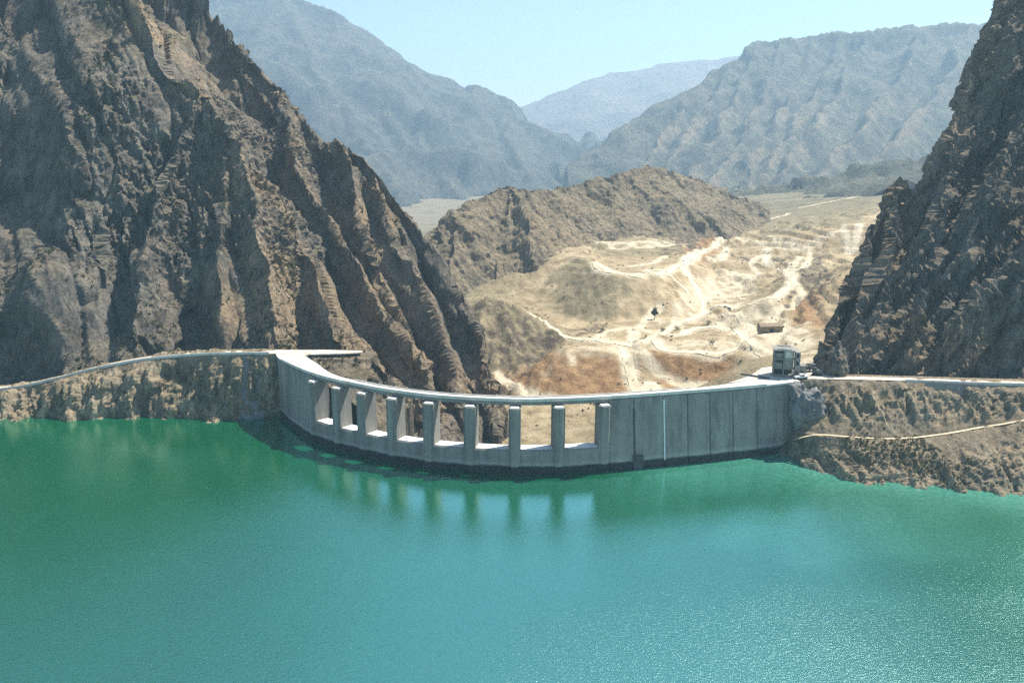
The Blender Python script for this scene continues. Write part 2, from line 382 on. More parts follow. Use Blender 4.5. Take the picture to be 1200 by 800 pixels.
def left_h(x,y):
    h=ridgefield(x,y,Lm,1.3,-70,5.0,45,1.,9,6)
    bk=sideof(x,y,Lm[0][1])>0; mn=ridgefield(x,y,[(2.3,Lm[0][1])],2.3,-70,4.0,45,1.); h=np.where(bk,np.minimum(h,mn),h)
    yr=rlY(x)+3.2; zr=rlZ(x); s=y-yr
    capl=np.where(s>0,zr+2.6*s+.3,zr+3.5*s-1)
    # behind the dam's left arm: a bench, then rubble falling to the valley
    fy=np.interp(x,FACE[:,0],FACE[:,1])
    capd=np.where(y>348,CREST+2.4*(y-348),np.where(y>338,CREST-1.3,CREST-1.2-.45*(338-y)-.10*np.maximum(x+62,0)))
    capd=capd-np.maximum(0,x+58)*.35*(y<346)
    w=smooth(-96,-90,x)*(1-smooth(-30,-5,x))
    cap=np.where(x<-93,capl,np.where(x<-50,capd,1e3))
    h=np.minimum(h,cap)
    fill=CREST-1.7-.3*np.maximum(0,339-y)-.9*np.maximum(0,x+56)+1.2*fbm(p3(x,y),7,3); h=np.where((x>-93)&(x<-40)&(y<341),np.maximum(h,fill),h)
    bench=(x>-96)&(x<-54)&(y>337)&(y<350); h=np.where(bench,np.maximum(h,CREST-1.4),h)
    return h
def left_d(P):
    q=P-.72*(P@dipL)[:,None]*dipL
    q2=P-.86*(P@dipL)[:,None]*dipL
    rough=np.clip(.65+1.7*fbm(P+300,48,2),.12,1.5)
    d=2.2*fbm(q2,26,3,.55,ridged=True)+rough*(1.6*fbm(q2+40,9,4,.6,ridged=True)+.7*fbm(P,5,3,.65,ridged=True)+1.9*crag(q2,7,2)+1.1*crag(P,3.2,3))+2.*fbm(P,60,2)+5.5*crag(q2,24,1)
    x,y=P[:,0],P[:,1]
    s=np.where(x<-93,y-rlY(x)-3.2,np.where((x<-55)&(y<351),np.abs(y-343)*0-0,20))
    return d*np.clip(s/14,0.02,1)*.9
def left_keep(x,y):
    fy=np.interp(x,FACE[:,0],FACE[:,1])
    return np.where(x<-93,y>rlY(x)+1.0,(y>fy+3.5)&((segdist(x,y,FACE[::8])>10.2)|(x>-20)))
tanspots=[(atY(350,385,372),26),(atY(420,430,372),22),(atY(325,330,395),18),(atY(460,440,385),18),(atY(200,60,500),14),(atY(190,20,505),14),(atY(400,350,400),16),(atY(300,210,440),10),(atY(235,100,472),8),(atY(550,440,420),14),(atY(440,330,430),12)]
def left_a(P):
    t=np.zeros(len(P))
    n=fbm(P,14,3)
    for c,r in tanspots: t=np.maximum(t,np.exp(-((P-c)**2).sum(1)/(r*r*2.2)))  # tan rock at the feet, strengthened in colour to read as sunlit
    d=np.full(len(P),1e9)
    for rd in [Lm[1]]+Lm[4:6]+[Lm[6][1],Lm[7][1]]: d=np.minimum(d,segdist(P[:,0]-1.5,P[:,1],rd))
    rib=np.clip(1.15-d/5.5+.9*n,0,1)*np.clip(.75+1.2*fbm(P+77,30,3),0,1)
    fl=.34*smooth(-4,10,-sideof(P[:,0],P[:,1],Lm[1])*0+np.where(sideof(P[:,0],P[:,1],Lm[1])>0,10,-4))*np.clip(.6+1.3*fbm(P+13,22,4),0,1.6)  # tan right of this rib paints the sunlit flank into the colour
    return {'tan':np.clip(np.maximum(np.maximum(t*1.6+.7*n*(t>.12),rib),fl*.9),0,1)}
xs=np.concatenate([np.arange(-520,-215,2.2),np.arange(-215,0,.75)]); ys=np.concatenate([np.arange(296,560,.8),np.arange(560,800,2.5)])
o=heightmesh('mountain',xs,ys,left_h,M['rock_a'],left_d,-62,left_keep,left_a,True)
tag(o,'dark craggy mountain with ribbed flank rising left of the dam','mountain',kind='structure')
# ================================================================== RIGHT MOUNTAIN
Rm=[((2.0,6.0),[*px([(2000,-800,560),(1600,-560,500),(1400,-360,480),(1290,-210,460),(1210,-85,440),(1168,0,420),(1143,55,415),(1126,105,405),(1112,150,400),(1092,192,392),(1076,214,388),(1050,220,385),(1024,262,375),(999,312,365),(980,352,355),(969,395,345),(967,425,338)])]),
 px([(1300,-60,430),(1240,60,400),(1190,155,378),(1160,215,362),(1125,290,347),(1092,350,335),(1075,400,322)]),
 px([(1400,100,390),(1260,230,350),(1205,290,335),(1150,340,325),(1118,385,318)]),
 px([(1400,-50,420),(1480,100,380),(1520,250,330)]),
 ((2.0,6.0),[*px([(1112,150,400),(1100,230,375),(1060,310,352),(1030,370,335)])]),
 px([(1600,-560,500),(1750,-200,420),(1900,100,340)]),
 ((2.0,6.0),[*px([(1050,220,385),(1040,290,362),(1010,350,345),(1000,400,330)])]),
]
dipR=np.array([-.6,-.45,-.66]); dipR/=np.linalg.norm(dipR)
def right_h(x,y):
    h=ridgefield(x,y,Rm,1.9,-60,3.5,36,9.,7,5)
    bk=sideof(x,y,Rm[0][1])<0; mn=ridgefield(x,y,[(5.,Rm[0][1])],5.,-60,3.5,36,9.); h=np.where(bk,np.minimum(h,mn),h)
    s=y-(rrY(x)+3.5); cap=np.where(s>0,rrZ(x)+.3+np.minimum(.75*s,9)+np.maximum(0,s-12)*2.4,rrZ(x)+3.5*s-1)
    # the flat yard at the right end of the dam
    h=np.minimum(h,cap)
    return h
def right_d(P):
    q=P-.7*(P@dipR)[:,None]*dipR
    d=3.2*fbm(q,26,3,.5,ridged=True)+2.2*fbm(q+40,9,4,.6,ridged=True)+.9*fbm(P,4.5,3,.65,ridged=True)+2.*fbm(P,50,2)+6.*crag(q,20,4)+2.8*crag(q,7.5,5)+1.2*crag(P,3,6)
    s=P[:,1]-(rrY(P[:,0])+3.5)
    return d*np.clip(s/12,.02,1)*.9
def right_keep(x,y): return (y>rrY(x)+1.5)&((x>112)|(y>316))
tr=[(atY(1000,415,318),14),(atY(1050,410,318),16),(atY(1090,425,312),14),(atY(1130,80,412),9),(atY(985,350,358),12),(atY(975,400,345),10),(atY(1030,300,365),8),(atY(1160,430,312),10)]
def right_a(P):
    t=np.zeros(len(P)); n=fbm(P,12,3)
    for c,r in tr: t=np.maximum(t,np.exp(-((P-c)**2).sum(1)/(r*r)))
    d=segdist(P[:,0],P[:,1],Rm[0][1]); e=np.clip(1.1-d/9+1.1*n,0,1)*.8
    return {'tan':np.clip(np.maximum(t*1.6+.6*n*(t>.12),e),0,1)}
xs=np.concatenate([np.arange(95,250,.7),np.arange(250,560,2.2)]); ys=np.concatenate([np.arange(225,300,1.5),np.arange(300,440,.65),np.arange(440,600,2.5)])
o=heightmesh('mountain',xs,ys,right_h,M['rock_b'],right_d,-45,right_keep,right_a,True)
tag(o,'steep grey cliff mountain rising right of the dam','mountain',kind='structure')
# ================================================================== SHORE BANKS (lofted between contour lines)
def loft(name,rows,mat,step,amp,wl,protect=(),tan=0,gul=0):
    """rows: polylines of equal length running along the shore, from the lake bed up to the road"""
    R=[np.array(r,float) for r in rows]
    D=[catmull(r,14) for r in R]
    L=np.concatenate([[0],np.cumsum(np.hypot(*np.diff(D[1][:,:2],axis=0).T))]); u=np.arange(0,L[-1],step)
    D=[np.stack([np.interp(u,L,d[:,k]) for k in range(3)],1) for d in D]
    out=[];wt=[]
    for k,(a,b) in enumerate(zip(D[:-1],D[1:])):
        n=max(2,int(np.linalg.norm(b-a,axis=1).mean()/step))
        for t in np.arange(n)/n:
            out.append(a+(b-a)*t)
            w=1.0
            if k in protect: w*=smooth(0,1,np.array(abs(t))) if False else float(t if t<.5 else t)*1.0
            if k+1 in protect: w*=float(1-t)
            wt.append(np.full(len(u),w))
    out.append(D[-1]); wt.append(np.zeros(len(u)))
    nr,nc=len(out),len(u); P=np.concatenate(out); W=np.concatenate(wt)
    n=gnormals(P,nr,nc); n[n[:,2]<0]*=-1
    q=P*np.array([1,.35,.45])
    d=amp*(.8*fbm(q,wl,3,.5,ridged=True)+.4*fbm(P,wl*.45,3,.6)+.9*crag(q,wl*.8,7)+.5*crag(P,wl*.28,8))
    d=d+amp*1.3*gul*fbm(np.stack([P[:,0],P[:,1]*.5,P[:,2]*.22],1),15,3,.5,ridged=True)
    P=P+n*(d*np.clip(W*1.6,0,1))[:,None]
    return npmesh(name,P,gridfaces(nr,nc),mat,False,{'tan':np.clip(.5*fbm(P,11,3)+tan,0,1)})
xl=[-520,-420,-320,-250,-210,-188,-172,-151,-129,-110,-97,-92]
wl_y=[284,303,321,331,334.5,335,335,335.5,336,336,337,338]
ry=[float(rlY(x)) for x in xl]; rz=[float(rlZ(x)) for x in xl]
o=loft('shore_bank',[[(x,y-6,-9) for x,y in zip(xl,wl_y)],[(x,y,-.2) for x,y in zip(xl,wl_y)],
   [(x,y+(r-3.2-y)*.45,z*.62) for x,y,r,z in zip(xl,wl_y,ry,rz)],[(x,r-3.2,z-.15) for x,r,z in zip(xl,ry,rz)],[(x,r+6,z-.15) for x,r,z in zip(xl,ry,rz)]],M['bank_l'],.6,2.4,11,(3,4),.2,1.)
tag(o,'tan rock bank below the road left of the dam','bank',kind='structure')
xr_w=[(93,299),(96,292),(101,282),(110,271),(121,266.5),(135,263),(148,261),(161,259),(185,255),(230,246),(300,226),(420,185)]
xr_t=[(100,300,9),(101,293,9.5),(106,287.5,9.8),(118,284,10),(128,283,10),(138,284,10.2),(150,284.5,11.8),(163,285,14),(190,284,18),(240,276,20),(315,252,21),(430,212,22)]
xr_r=[(101,303,24.85),(107,303,24.85),(114,303,24.85),(124,302,24.85),(133,301,24.85),(143,300,24.85),(153,299,24.85),(168,297,24.85),(195,294.5,24.9),(245,285,25.2),(318,262,25.6),(430,221,26.8)]
o=loft('shore_bank',[[(x-1,y-8,-9) for x,y in xr_w],[(x,y,-.2) for x,y in xr_w],
   [(x,y-1.6,z) for x,y,z in xr_t],[(x+.2,y+1.6,z+.1) for x,y,z in xr_t],
   [(a[0]*.45+b[0]*.55,a[1]*.45+b[1]*.55+1.0,a[2]*.3+b[2]*.7) for a,b in zip(xr_t,xr_r)],xr_r,[(x,y+9,z) for x,y,z in xr_r]],M['bank_r'],.7,1.8,9,(2,3,5,6),.1)
tag(o,'brown earth bank with a footpath sloping into the water right of the dam','bank',kind='structure')
def ribbon(name,line,w,mat,lift=.0,zf=None,n=10,across=5):
    C=catmull(line,n); T=np.gradient(C[:,:2],axis=0); T/=np.linalg.norm(T,axis=1)[:,None]+1e-9; N=np.stack([-T[:,1],T[:,0]],1)
    wv=w*(1+.18*fbm(np.c_[C[:,:2],np.zeros(len(C))],14,2)) if zf is not None else np.full(len(C),w)
    rows=[]
    for t in np.linspace(-.5,.5,across):
        xy=C[:,:2]+N*(wv*t)[:,None]; z=C[:,2] if zf is None else zf(xy[:,0],xy[:,1])
        rows.append(np.c_[xy,z+lift])
    P=np.stack(rows,1); nr,nc=P.shape[:2]
    return npmesh(name,P.reshape(-1,3),gridfaces(nr,nc)[:,::-1],mat)
o=ribbon('road',RL[1:-1]+[(-97,343.4,24.95),(-88,343.4,25.0)],5.6,M['gravel'],.1); tag(o,'pale gravel road along the foot of the dark mountain','road',kind='structure')
o=ribbon('road',[(100,306.3,25)]+RR[1:],4.0,M['gravel'],.12); tag(o,'pale gravel road along the foot of the cliff','road',kind='structure')
o=ribbon('path',[(97.5,291,6.5),(101,289,8.6)]+[p for p in xr_t[2:]],1.05,M['track'],.3); tag(o,'narrow pale footpath crossing the brown bank above the water','path',kind='structure')
def wallstrip(name,line,th,h,mat,parent=None):
    C=catmull(line,8); T=np.gradient(C[:,:2],axis=0); T/=np.linalg.norm(T,axis=1)[:,None]; N=np.stack([-T[:,1],T[:,0]],1)
    P=np.stack([np.c_[C[:,:2]-N*th/2,C[:,2]-.5],np.c_[C[:,:2]-N*th/2,C[:,2]+h],np.c_[C[:,:2]+N*th/2,C[:,2]+h],np.c_[C[:,:2]+N*th/2,C[:,2]-.5],np.c_[C[:,:2]-N*th/2,C[:,2]-.5]],1)
    nr,nc=P.shape[:2]
    return npmesh(name,P.reshape(-1,3),gridfaces(nr,nc),mat,False,None,parent)
o=wallstrip('parapet_wall',[(x,y-2.9,z+.1) for x,y,z in RL[3:-1]]+[(-96.5,340.6,25)],.45,.75,M['conc_dry']); tag(o,'low pale parapet edging the road beside the dark mountain','parapet')
o=wallstrip('parapet_wall',[(139,301.2,25.1),(152,299.4,25.1),(166,297.4,25.1),(180,296.2,25.1),(210,293.2,25.3),(260,282.2,25.6)],.45,.7,M['conc_dry']); tag(o,'low white parapet edging the road below the grey cliff','parapet')
# retaining walls
b=MB(); b.bm.clear()
def slab(mb,a,bq,c,d,th):
    P=[np.array(p,float) for p in (a,bq,c,d)]; n=np.cross(P[1]-P[0],P[3]-P[0]); n/=np.linalg.norm(n)
    v=[mb.bm.verts.new(p) for p in P]+[mb.bm.verts.new(p+n*th) for p in P]
    for f in ((0,1,2,3),(7,6,5,4),(0,4,5,1),(1,5,6,2),(2,6,7,3),(3,7,4,0)): mb.bm.faces.new([v[k] for k in f])
def rough_slab(name,x0,x1,yt,yb,zt,zb):
    us=np.linspace(0,1,26); vs=np.linspace(0,1,30); P=[]
    for v in vs:
        for u in us: P.append((x0+(x1-x0)*u+ (v-.5)*(-1.2 if u<.5 else .6),yt+(yb-yt)*v,zt+(zb-zt)*v))
    P=np.array(P); e=np.minimum(np.minimum(np.tile(us,30),1-np.tile(us,30))*8,1)
    P[:,1]-=(1.2*e)+.55*fbm(P,5,3)
    nr,nc=30,26; Fq=gridfaces(nr,nc)
    return npmesh(name,P,Fq[:,::-1],M['shot'],True,{'tan':np.zeros(len(P))})
# ================================================================== VALLEY
ctrl_px=[(470,500,-36),(520,505,-37),(580,510,-38),(630,505,-38),(680,500,-36),(690,464,-33),(620,462,-35),(598,452,-35),(660,462,-33),
(663,414,-18),(690,413,-17.5),(722,416,-18),(735,440,-25),(770,456,-29),(645,425,-25),(628,440,-31),
(800,452,-29),(850,446,-26),(745,462,-31),(745,409,-17),(800,413,-16),(860,414,-14),
(830,404,-15),(800,395,-16),(870,395,-13),(900,402,-9),(940,402,-5),(955,382,-4),
(880,426,4),(905,416,4),(940,418,8),
(563,352,-2),(580,351,-5),(602,358,-9),(632,372,-20),(652,386,-22),(602,400,-20),(580,385,-13),(572,420,-24),(600,428,-27),(636,412,-25),(662,398,-22),(690,397,-20),
(679,302,4),(697,309,2),(721,323,-4),(760,322,-5),(672,371,-25),(707,371,-25),(746,355,-24),(764,340,-20),(640,352,-23),(623,360,-22),
(700,288,4),(740,285,4),(780,290,0),(672,294,4),
(767,367,-24),(790,380,-22),(825,367,-21),(805,320,-14),(800,305,-10),(850,340,-18),(850,300,-12),(900,330,-14),(900,290,-8),(985,288,-3),(940,340,-8),(900,365,-16),(860,385,-18),(930,365,-8),(955,330,-2),
(850,270,-8),(900,255,-8),(950,250,2),(1000,238,12),(1025,250,16),(1040,232,18),(830,262,-9),(900,237,-12),(960,225,-12)]
C=[atz(*c) for c in ctrl_px]+[np.array(c,float) for c in [(-300,1500,-75),(0,1400,-55),(-100,1100,-42),(-150,900,-36),(-250,2000,-110),(400,2400,-70),(800,1800,-22),(650,1300,18),(-100,700,-34),(-60,560,-34),(-60,470,-38),(-90,400,-38),(-30,330,-40),(30,330,-40),(80,340,-25),(180,420,10),(220,600,8),(330,900,5),(0,2300,-125),(-500,2300,-135),(-500,900,-36),(100,365,-12)]]
C=np.array(C)
def _k(r2): return .5*r2*np.log(r2+1e-9)
_sc=200.; A2=C[:,:2]/_sc; n=len(C)
K=_k(((A2[:,None]-A2[None])**2).sum(2))+np.eye(n)*.0015; Pm=np.c_[np.ones(n),A2]
sol=np.linalg.solve(np.block([[K,Pm],[Pm.T,np.zeros((3,3))]]),np.concatenate([C[:,2],np.zeros(3)]))
def tps(x,y):
    o=sol[n]+sol[n+1]*x/_sc+sol[n+2]*y/_sc
    for i in range(n): o=o+sol[i]*_k((x/_sc-A2[i,0])**2+(y/_sc-A2[i,1])**2)
    return o
MOUNDS=[([(679,302),(697,309),(721,323),(762,321),(802,306),(795,284),(700,282)],2,.62),([(663,414),(690,411.5),(722,414.5),(726,407),(664,405)],-16.5,.62),([(747,413),(800,415),(862,414),(880,406),(760,405)],-15,.95),([(900,352),(925,346),(955,330),(962,310),(935,318)],-3,.55)]
MOUNDS=[([atz(a,b,z)[:2] for a,b in l],z,k) for l,z,k in MOUNDS]
SPUR=[[atz(566,350,0),atz(590,356,-3),atz(615,366,-9),atz(645,388,-17),atz(662,402,-22)],[atz(590,356,-3),atz(592,385,-12),atz(600,410,-22)],[atz(615,366,-9),atz(622,392,-17)],[atz(566,350,0),atz(565,390,-12),atz(572,420,-23)]]
RAVINE=[atz(a,b,-30)[:2] for a,b in ((582,446),(605,440),(628,424),(648,412))]
HEAPS=[(RNG.uniform(60,300),RNG.uniform(500,950),RNG.uniform(4,10),RNG.uniform(1.2,3.4)) for _ in range(70)]
def vh(x,y):
    x=np.asarray(x,float); y=np.asarray(y,float)
    h=np.clip(tps(x,y),-48-100*smooth(900,1300,y),90); P=p3(x,y)
    amp=smooth(380,700,y)
    h=h+(.5+.8*amp)*fbm(P,26,4)+(.35+.5*amp)*fbm(P+50,8,3)
    # benches cut into the slope, broken ground between them
    st=4.6; u=(h+1.6*fbm(P+9,60,3))/st; fr=u-np.floor(u); tz=h-(fr-smooth(.42,.62,fr))*st
    wt=.92*smooth(470,520,y)*(1-smooth(1000,1200,y))*smooth(40,70,x); h=h*(1-wt)+tz*wt
    h=h+wt*np.clip(fbm(P+200,70,2)+.4,0,1)*3.*fbm(P+150,17,4,.6,ridged=True)
    h=h-7*np.exp(-(segdist(x,y,RAVINE)/6.5)**2)
    for hx,hy,hr,hh in HEAPS:
        m=(abs(x-hx)<hr*1.6)&(abs(y-hy)<hr*1.6); 
        if m.any(): h[m]=np.maximum(h[m],h[m]+hh*np.clip(1-np.hypot(x[m]-hx,y[m]-hy)/hr,0,1))
    g=fbm(np.stack([x,y*.4,0*x],1),11,4,.55,ridged=True)
    for l,z,k in MOUNDS:
        m=(x>min(p[0] for p in l)-80)&(x<max(p[0] for p in l)+80)&(y>min(p[1] for p in l)-90)&(y<max(p[1] for p in l)+90)
        if m.any():
            sd=polysd(x[m],y[m],l); hm=z+.25*P[m][:,0]*0-k*np.maximum(sd+.8*g[m]*np.clip(sd/6,0,1),0)+1.5*g[m]*np.clip(sd/5,0,1)+.3*g[m]
            h[m]=np.maximum(h[m],hm)
    m=(y<760)&(x<60)&(x>-80)
    if m.any():
        q=P[m]; h[m]=np.maximum(h[m],ridgefield(x[m],y[m],SPUR,.6,-60,3,20,6.)+2.2*fbm(np.stack([x[m],y[m]*.5,0*x[m]],1),10,4,.6,ridged=True))
    # gullied spur of pale scree at the foot of the hill, cut banks round the borrow pits
    h=h+2.2*np.exp(-((x+10)/22)**2-((y-575)/70)**2)*fbm(np.stack([x*1.0+.35*y,y*.25,0*x],1),9,3,ridged=True)
    h=h+2.6*np.exp(-((x-8)/22)**2-((y-500)/34)**2)*fbm(np.stack([x,y*.5,0*x],1),12,4,.55,ridged=True)
    h=h+3.4*np.exp(-((x-215)/35)**2-((y-720)/90)**2)*fbm(P,22,4,.55,ridged=True)
    return h
def gat(pxx,pyy):
    z=-15.
    for _ in range(14):
        p=atz(pxx,pyy,z); zn=float(vh(p[:1],p[1:2])[0]); z+=.7*(zn-z)
    p=atz(pxx,pyy,z); return np.array([p[0],p[1],z])
TR=[([(690,398),(716,402),(740,405),(762,396),(790,383),(812,374),(826,365),(824,352),(814,336),(806,322),(801,309)],6.5),
 ([(801,309),(818,297),(838,283),(862,270),(895,258),(925,250)],6),
 ([(900,291),(897,301),(903,312),(922,319),(928,328),(918,341),(905,349),(880,356),(852,358),(832,362)],6.5),
 ([(728,408),(735,420),(748,436),(762,450),(772,459)],5.5),
 ([(768,398),(778,410),(810,413),(850,412),(872,404),(868,392),(845,384),(812,386),(785,393)],6),
 ([(604,360),(630,374),(652,388),(668,396),(690,398)],4.5),
 ([(698,310),(712,317),(730,321),(752,322)],7),
 ([(862,392),(880,384),(868,372),(850,366)],5),
 ([(795,312),(770,322),(756,333),(762,344),(785,346),(805,342)],4),
 ([(872,404),(890,412),(905,424),(925,432)],6),
 ([(985,288),(1000,275),(1008,262)],5),
 ([(940,243),(975,236),(1010,230)],8),
 ([(800,345),(820,350),(845,346),(870,350)],3),([(838,283),(850,290),(848,300),(830,306)],3.5),([(905,400),(890,392),(872,395)],3.5),([(860,330),(875,322),(890,326)],3),([(780,300),(765,308),(740,312)],3),([(950,297),(945,310),(930,320)],3),([(745,405),(765,420),(800,428),(840,430),(870,432)],3.5),
 ([(890,300),(880,310),(890,322),(870,330),(845,332)],4),([(925,330),(940,345),(930,360),(905,372),(915,384),(940,388)],5),([(850,275),(870,285),(896,288)],5),([(775,365),(760,372),(745,385),(740,400)],3.5),([(900,380),(925,395),(945,405)],4),([(830,345),(850,338),(880,338)],3.5),([(700,397),(712,388),(735,384),(760,388)],3.5),([(940,300),(930,310),(925,318)],4),
 ([(585,440),(600,452),(625,462),(650,466)],4)]
TRW=[(np.array([gat(*p) for p in l]),w) for l,w in TR]
def gp(l): return [gat(*p)[:2] for p in l]
PADS=[gp([(895,292),(905,283),(940,279),(975,279),(984,290),(950,297),(915,297)]),gp([(786,403),(800,396),(850,396),(868,403),(850,410),(795,410)]),gp([(664,408),(690,404),(722,406),(722,414),(690,413),(664,413)]),
 gp([(855,350),(905,352),(935,385),(955,395),(955,415),(900,425),(875,410),(900,395),(870,375)]),gp([(800,340),(850,318),(890,322),(880,345),(840,355)]),gp([(770,360),(810,350),(822,362),(800,376),(775,380)]),gp([(700,284),(790,283),(785,290),(700,292)]),gp([(830,368),(870,362),(865,380),(840,384)]),gp([(880,425),(905,418),(950,420),(950,432),(890,436)])]
REDS=[gp([(622,455),(660,414),(725,418),(760,455),(690,470),(640,468)]),gp([(745,414),(860,415),(850,447),(790,455),(772,452)]),gp([(575,420),(640,415),(655,420),(625,460),(580,455)]),gp([(925,360),(960,340),(960,385),(930,385)]),gp([(800,290),(850,265),(860,275),(810,305)])]
OLV=[gp([(675,300),(697,309),(721,323),(762,324),(760,345),(707,372),(672,372),(630,362)]),gp([(555,350),(610,357),(665,398),(640,415),(600,432),(565,425)]),gp([(690,282),(800,285),(790,300),(700,300)]),gp([(830,262),(905,238),(1000,225),(1040,235),(1000,262),(900,275)]),gp([(925,310),(960,298),(965,345),(930,345)])]
BARE=[gp([(556,354),(600,362),(640,388),(650,410),(600,430),(565,425)]),gp([(905,345),(925,318),(965,300),(975,330),(955,352)]),gp([(885,392),(900,380),(915,384),(910,393)]),gp([(640,388),(700,378),(712,384),(660,398)]),gp([(860,300),(930,300),(925,308),(870,308)]),gp([(770,300),(800,270),(850,262),(830,278),(800,298)])]
def valley_attrs(P):
    x,y=P[:,0],P[:,1]; nz=fbm(p3(x,y),18,3)
    t=np.zeros(len(P))
    for l,w in TRW:
        d=segdist(x,y,catmull(l,5)); t=np.maximum(t,1-smooth(w*.5,w*.75+2.2,d+1.8*nz))
    for p in PADS: t=np.maximum(t,.9*(1-smooth(-4,5,polysd(x,y,p)+11*nz))*np.clip(.75+1.2*fbm(p3(x,y),9,3),0,1))
    r=np.zeros(len(P)); 
    for p in REDS: r=np.maximum(r,1-smooth(-3,5,polysd(x,y,p)+6*nz))
    o=np.zeros(len(P))
    for p in OLV: o=np.maximum(o,.75*(1-smooth(-6,10,polysd(x,y,p)+12*nz)))
    o=np.maximum(o,.8*smooth(1000,1400,y)); o=np.maximum(o,.8*smooth(40,-60,x)); o=np.where(y<470,np.maximum(o,.4*(1-smooth(430,480,y))),o)
    b=np.zeros(len(P))
    for p in BARE: b=np.maximum(b,1-smooth(-5,5,polysd(x,y,p)+9*nz))
    b=np.maximum(b,1-smooth(5,10,segdist(x,y,RAVINE)+3*nz))  # dark colour along the ravine stands in for its shadow
    fr=np.maximum(smooth(1000,1350,y),smooth(40,-70,x)*smooth(620,900,y))*np.clip(.85+.5*nz,0,1)
    return {'track':t*(1-.7*smooth(1000,1400,y)),'red':r*(1-t),'olive':o*(1-t)*(1-r),'far':fr*(1-t),'bare_shade':b*(1-t)}
ys=[302.]
while ys[-1]<2400: ys.append(ys[-1]*1.0034)
xs=np.concatenate([np.arange(-500,-120,10),np.arange(-120,330,1.7),np.arange(330,560,3),np.arange(560,1000,10)])
def vkeep(x,y):
    fy=np.interp(x,FACE[:,0],FACE[:,1]); return (y>fy+2.5)&((x>-92)|(y>360))
o=heightmesh('valley_ground',xs,np.array(ys),vh,M['valley'],None,None,vkeep,valley_attrs)
tag(o,'sandy excavated valley floor behind the dam','valley floor',kind='structure')
for k,(l,w) in enumerate(TRW[:10]):
    C3=catmull(l,4); o=ribbon('dirt_track',C3[::2],w*.95,M['track'],.28,vh,5,7); tag(o,'pale dirt track winding across the sandy valley','track',kind='structure')
# far ground out to the horizon
g=npmesh('ground',[(-6400,900,-142),(6400,900,-142),(6400,10900,-142),(-6400,10900,-142)],[(0,1,2,3)],M['hill'],False,{'tan':[0]*4}); tag(g,'dry ground reaching to the horizon','ground',kind='structure')
# ================================================================== HILL AND FAR MOUNTAINS
Hm=[px([(440,330,720),(495,287,760),(515,264,780),(545,242,810),(575,223,840),(592,218,850),(615,223,880),(645,224,900),(690,214,940),(720,204,980),(755,198,1010),(790,202,1030),(820,213,1050),(860,229,1090),(908,248,1150)]),
 px([(592,218,850),(590,252,815),(582,300,780),(575,342,735)]),px([(615,223,880),(640,252,850),(658,287,820)]),px([(755,198,1010),(742,230,970),(722,262,935)]),
 px([(545,242,810),(532,282,770),(530,318,735)]),px([(592,218,850),(620,262,800),(630,310,760),(628,340,735)]),px([(690,214,940),(680,245,905),(672,275,870)]),px([(820,213,1050),(800,245,1000),(790,268,960)]),px([(790,202,1030),(770,240,990),(760,270,950)])]
def hill_d(P):
    q=P-.5*(P@dipL)[:,None]*dipL
    return 3.5*fbm(q,42,4,.5,ridged=True)+1.5*fbm(P,12,3,.6)+2.2*crag(q,30,9)+1.3*crag(P,11,10)
o=heightmesh('hill',np.arange(-190,330,1.7),np.arange(670,1230,2.1),lambda x,y:ridgefield(x,y,Hm,.72,-80,7,50,4.,8,10),M['hill'],hill_d,-50,None,lambda P:{'tan':np.clip(np.exp(-((P-atY(665,270,830))**2).sum(1)/1100)*.9,0,1)},True)
tag(o,'olive brown rocky hill in the middle of the valley','hill',kind='structure')
F1=[px([(-100,-160,3000),(100,-70,2900),(200,-25,2850),(250,-5,2800),(330,-10,2750),(385,12,2700),(400,20,2690),(440,60,2650),(480,80,2620),(520,97,2590),(592,131,2520),(640,153,2460),(680,173,2400),(720,187,2350),(755,208,2300)],1.75),
 px([(440,60,2650),(470,130,2350),(510,190,2050),(540,232,1850)],1.75),px([(330,-10,2750),(370,80,2350),(430,170,2000),(478,238,1700)],1.75),px([(592,131,2520),(600,170,2250),(618,205,2050)],1.75),px([(250,-5,2800),(290,80,2350),(350,170,1950),(400,240,1650)],1.75),
 px([(520,97,2590),(545,150,2330),(575,200,2080)],1.75),px([(385,12,2700),(430,95,2400),(475,165,2150),(505,215,1950)],1.75),px([(200,-25,2850),(220,80,2300),(280,190,1800)],1.75)]
def fard(a,w): return lambda P: .45*a*fbm(P,w,5,.6,ridged=True)+.9*a*crag(P,w*.8,12)+.4*a*crag(P,w*.3,13)
o=heightmesh('mountain',np.arange(-2600,1100,13.5),np.arange(2400,5600,15),lambda x,y:ridgefield(x,y,F1,.56,-160,22,220,7.,24,36),M['far_l'],fard(10,150),-150,None,lambda P:{'tan':np.zeros(len(P))})
tag(o,'hazy blue mountain slope beyond the dark left mountain','mountain',kind='structure')
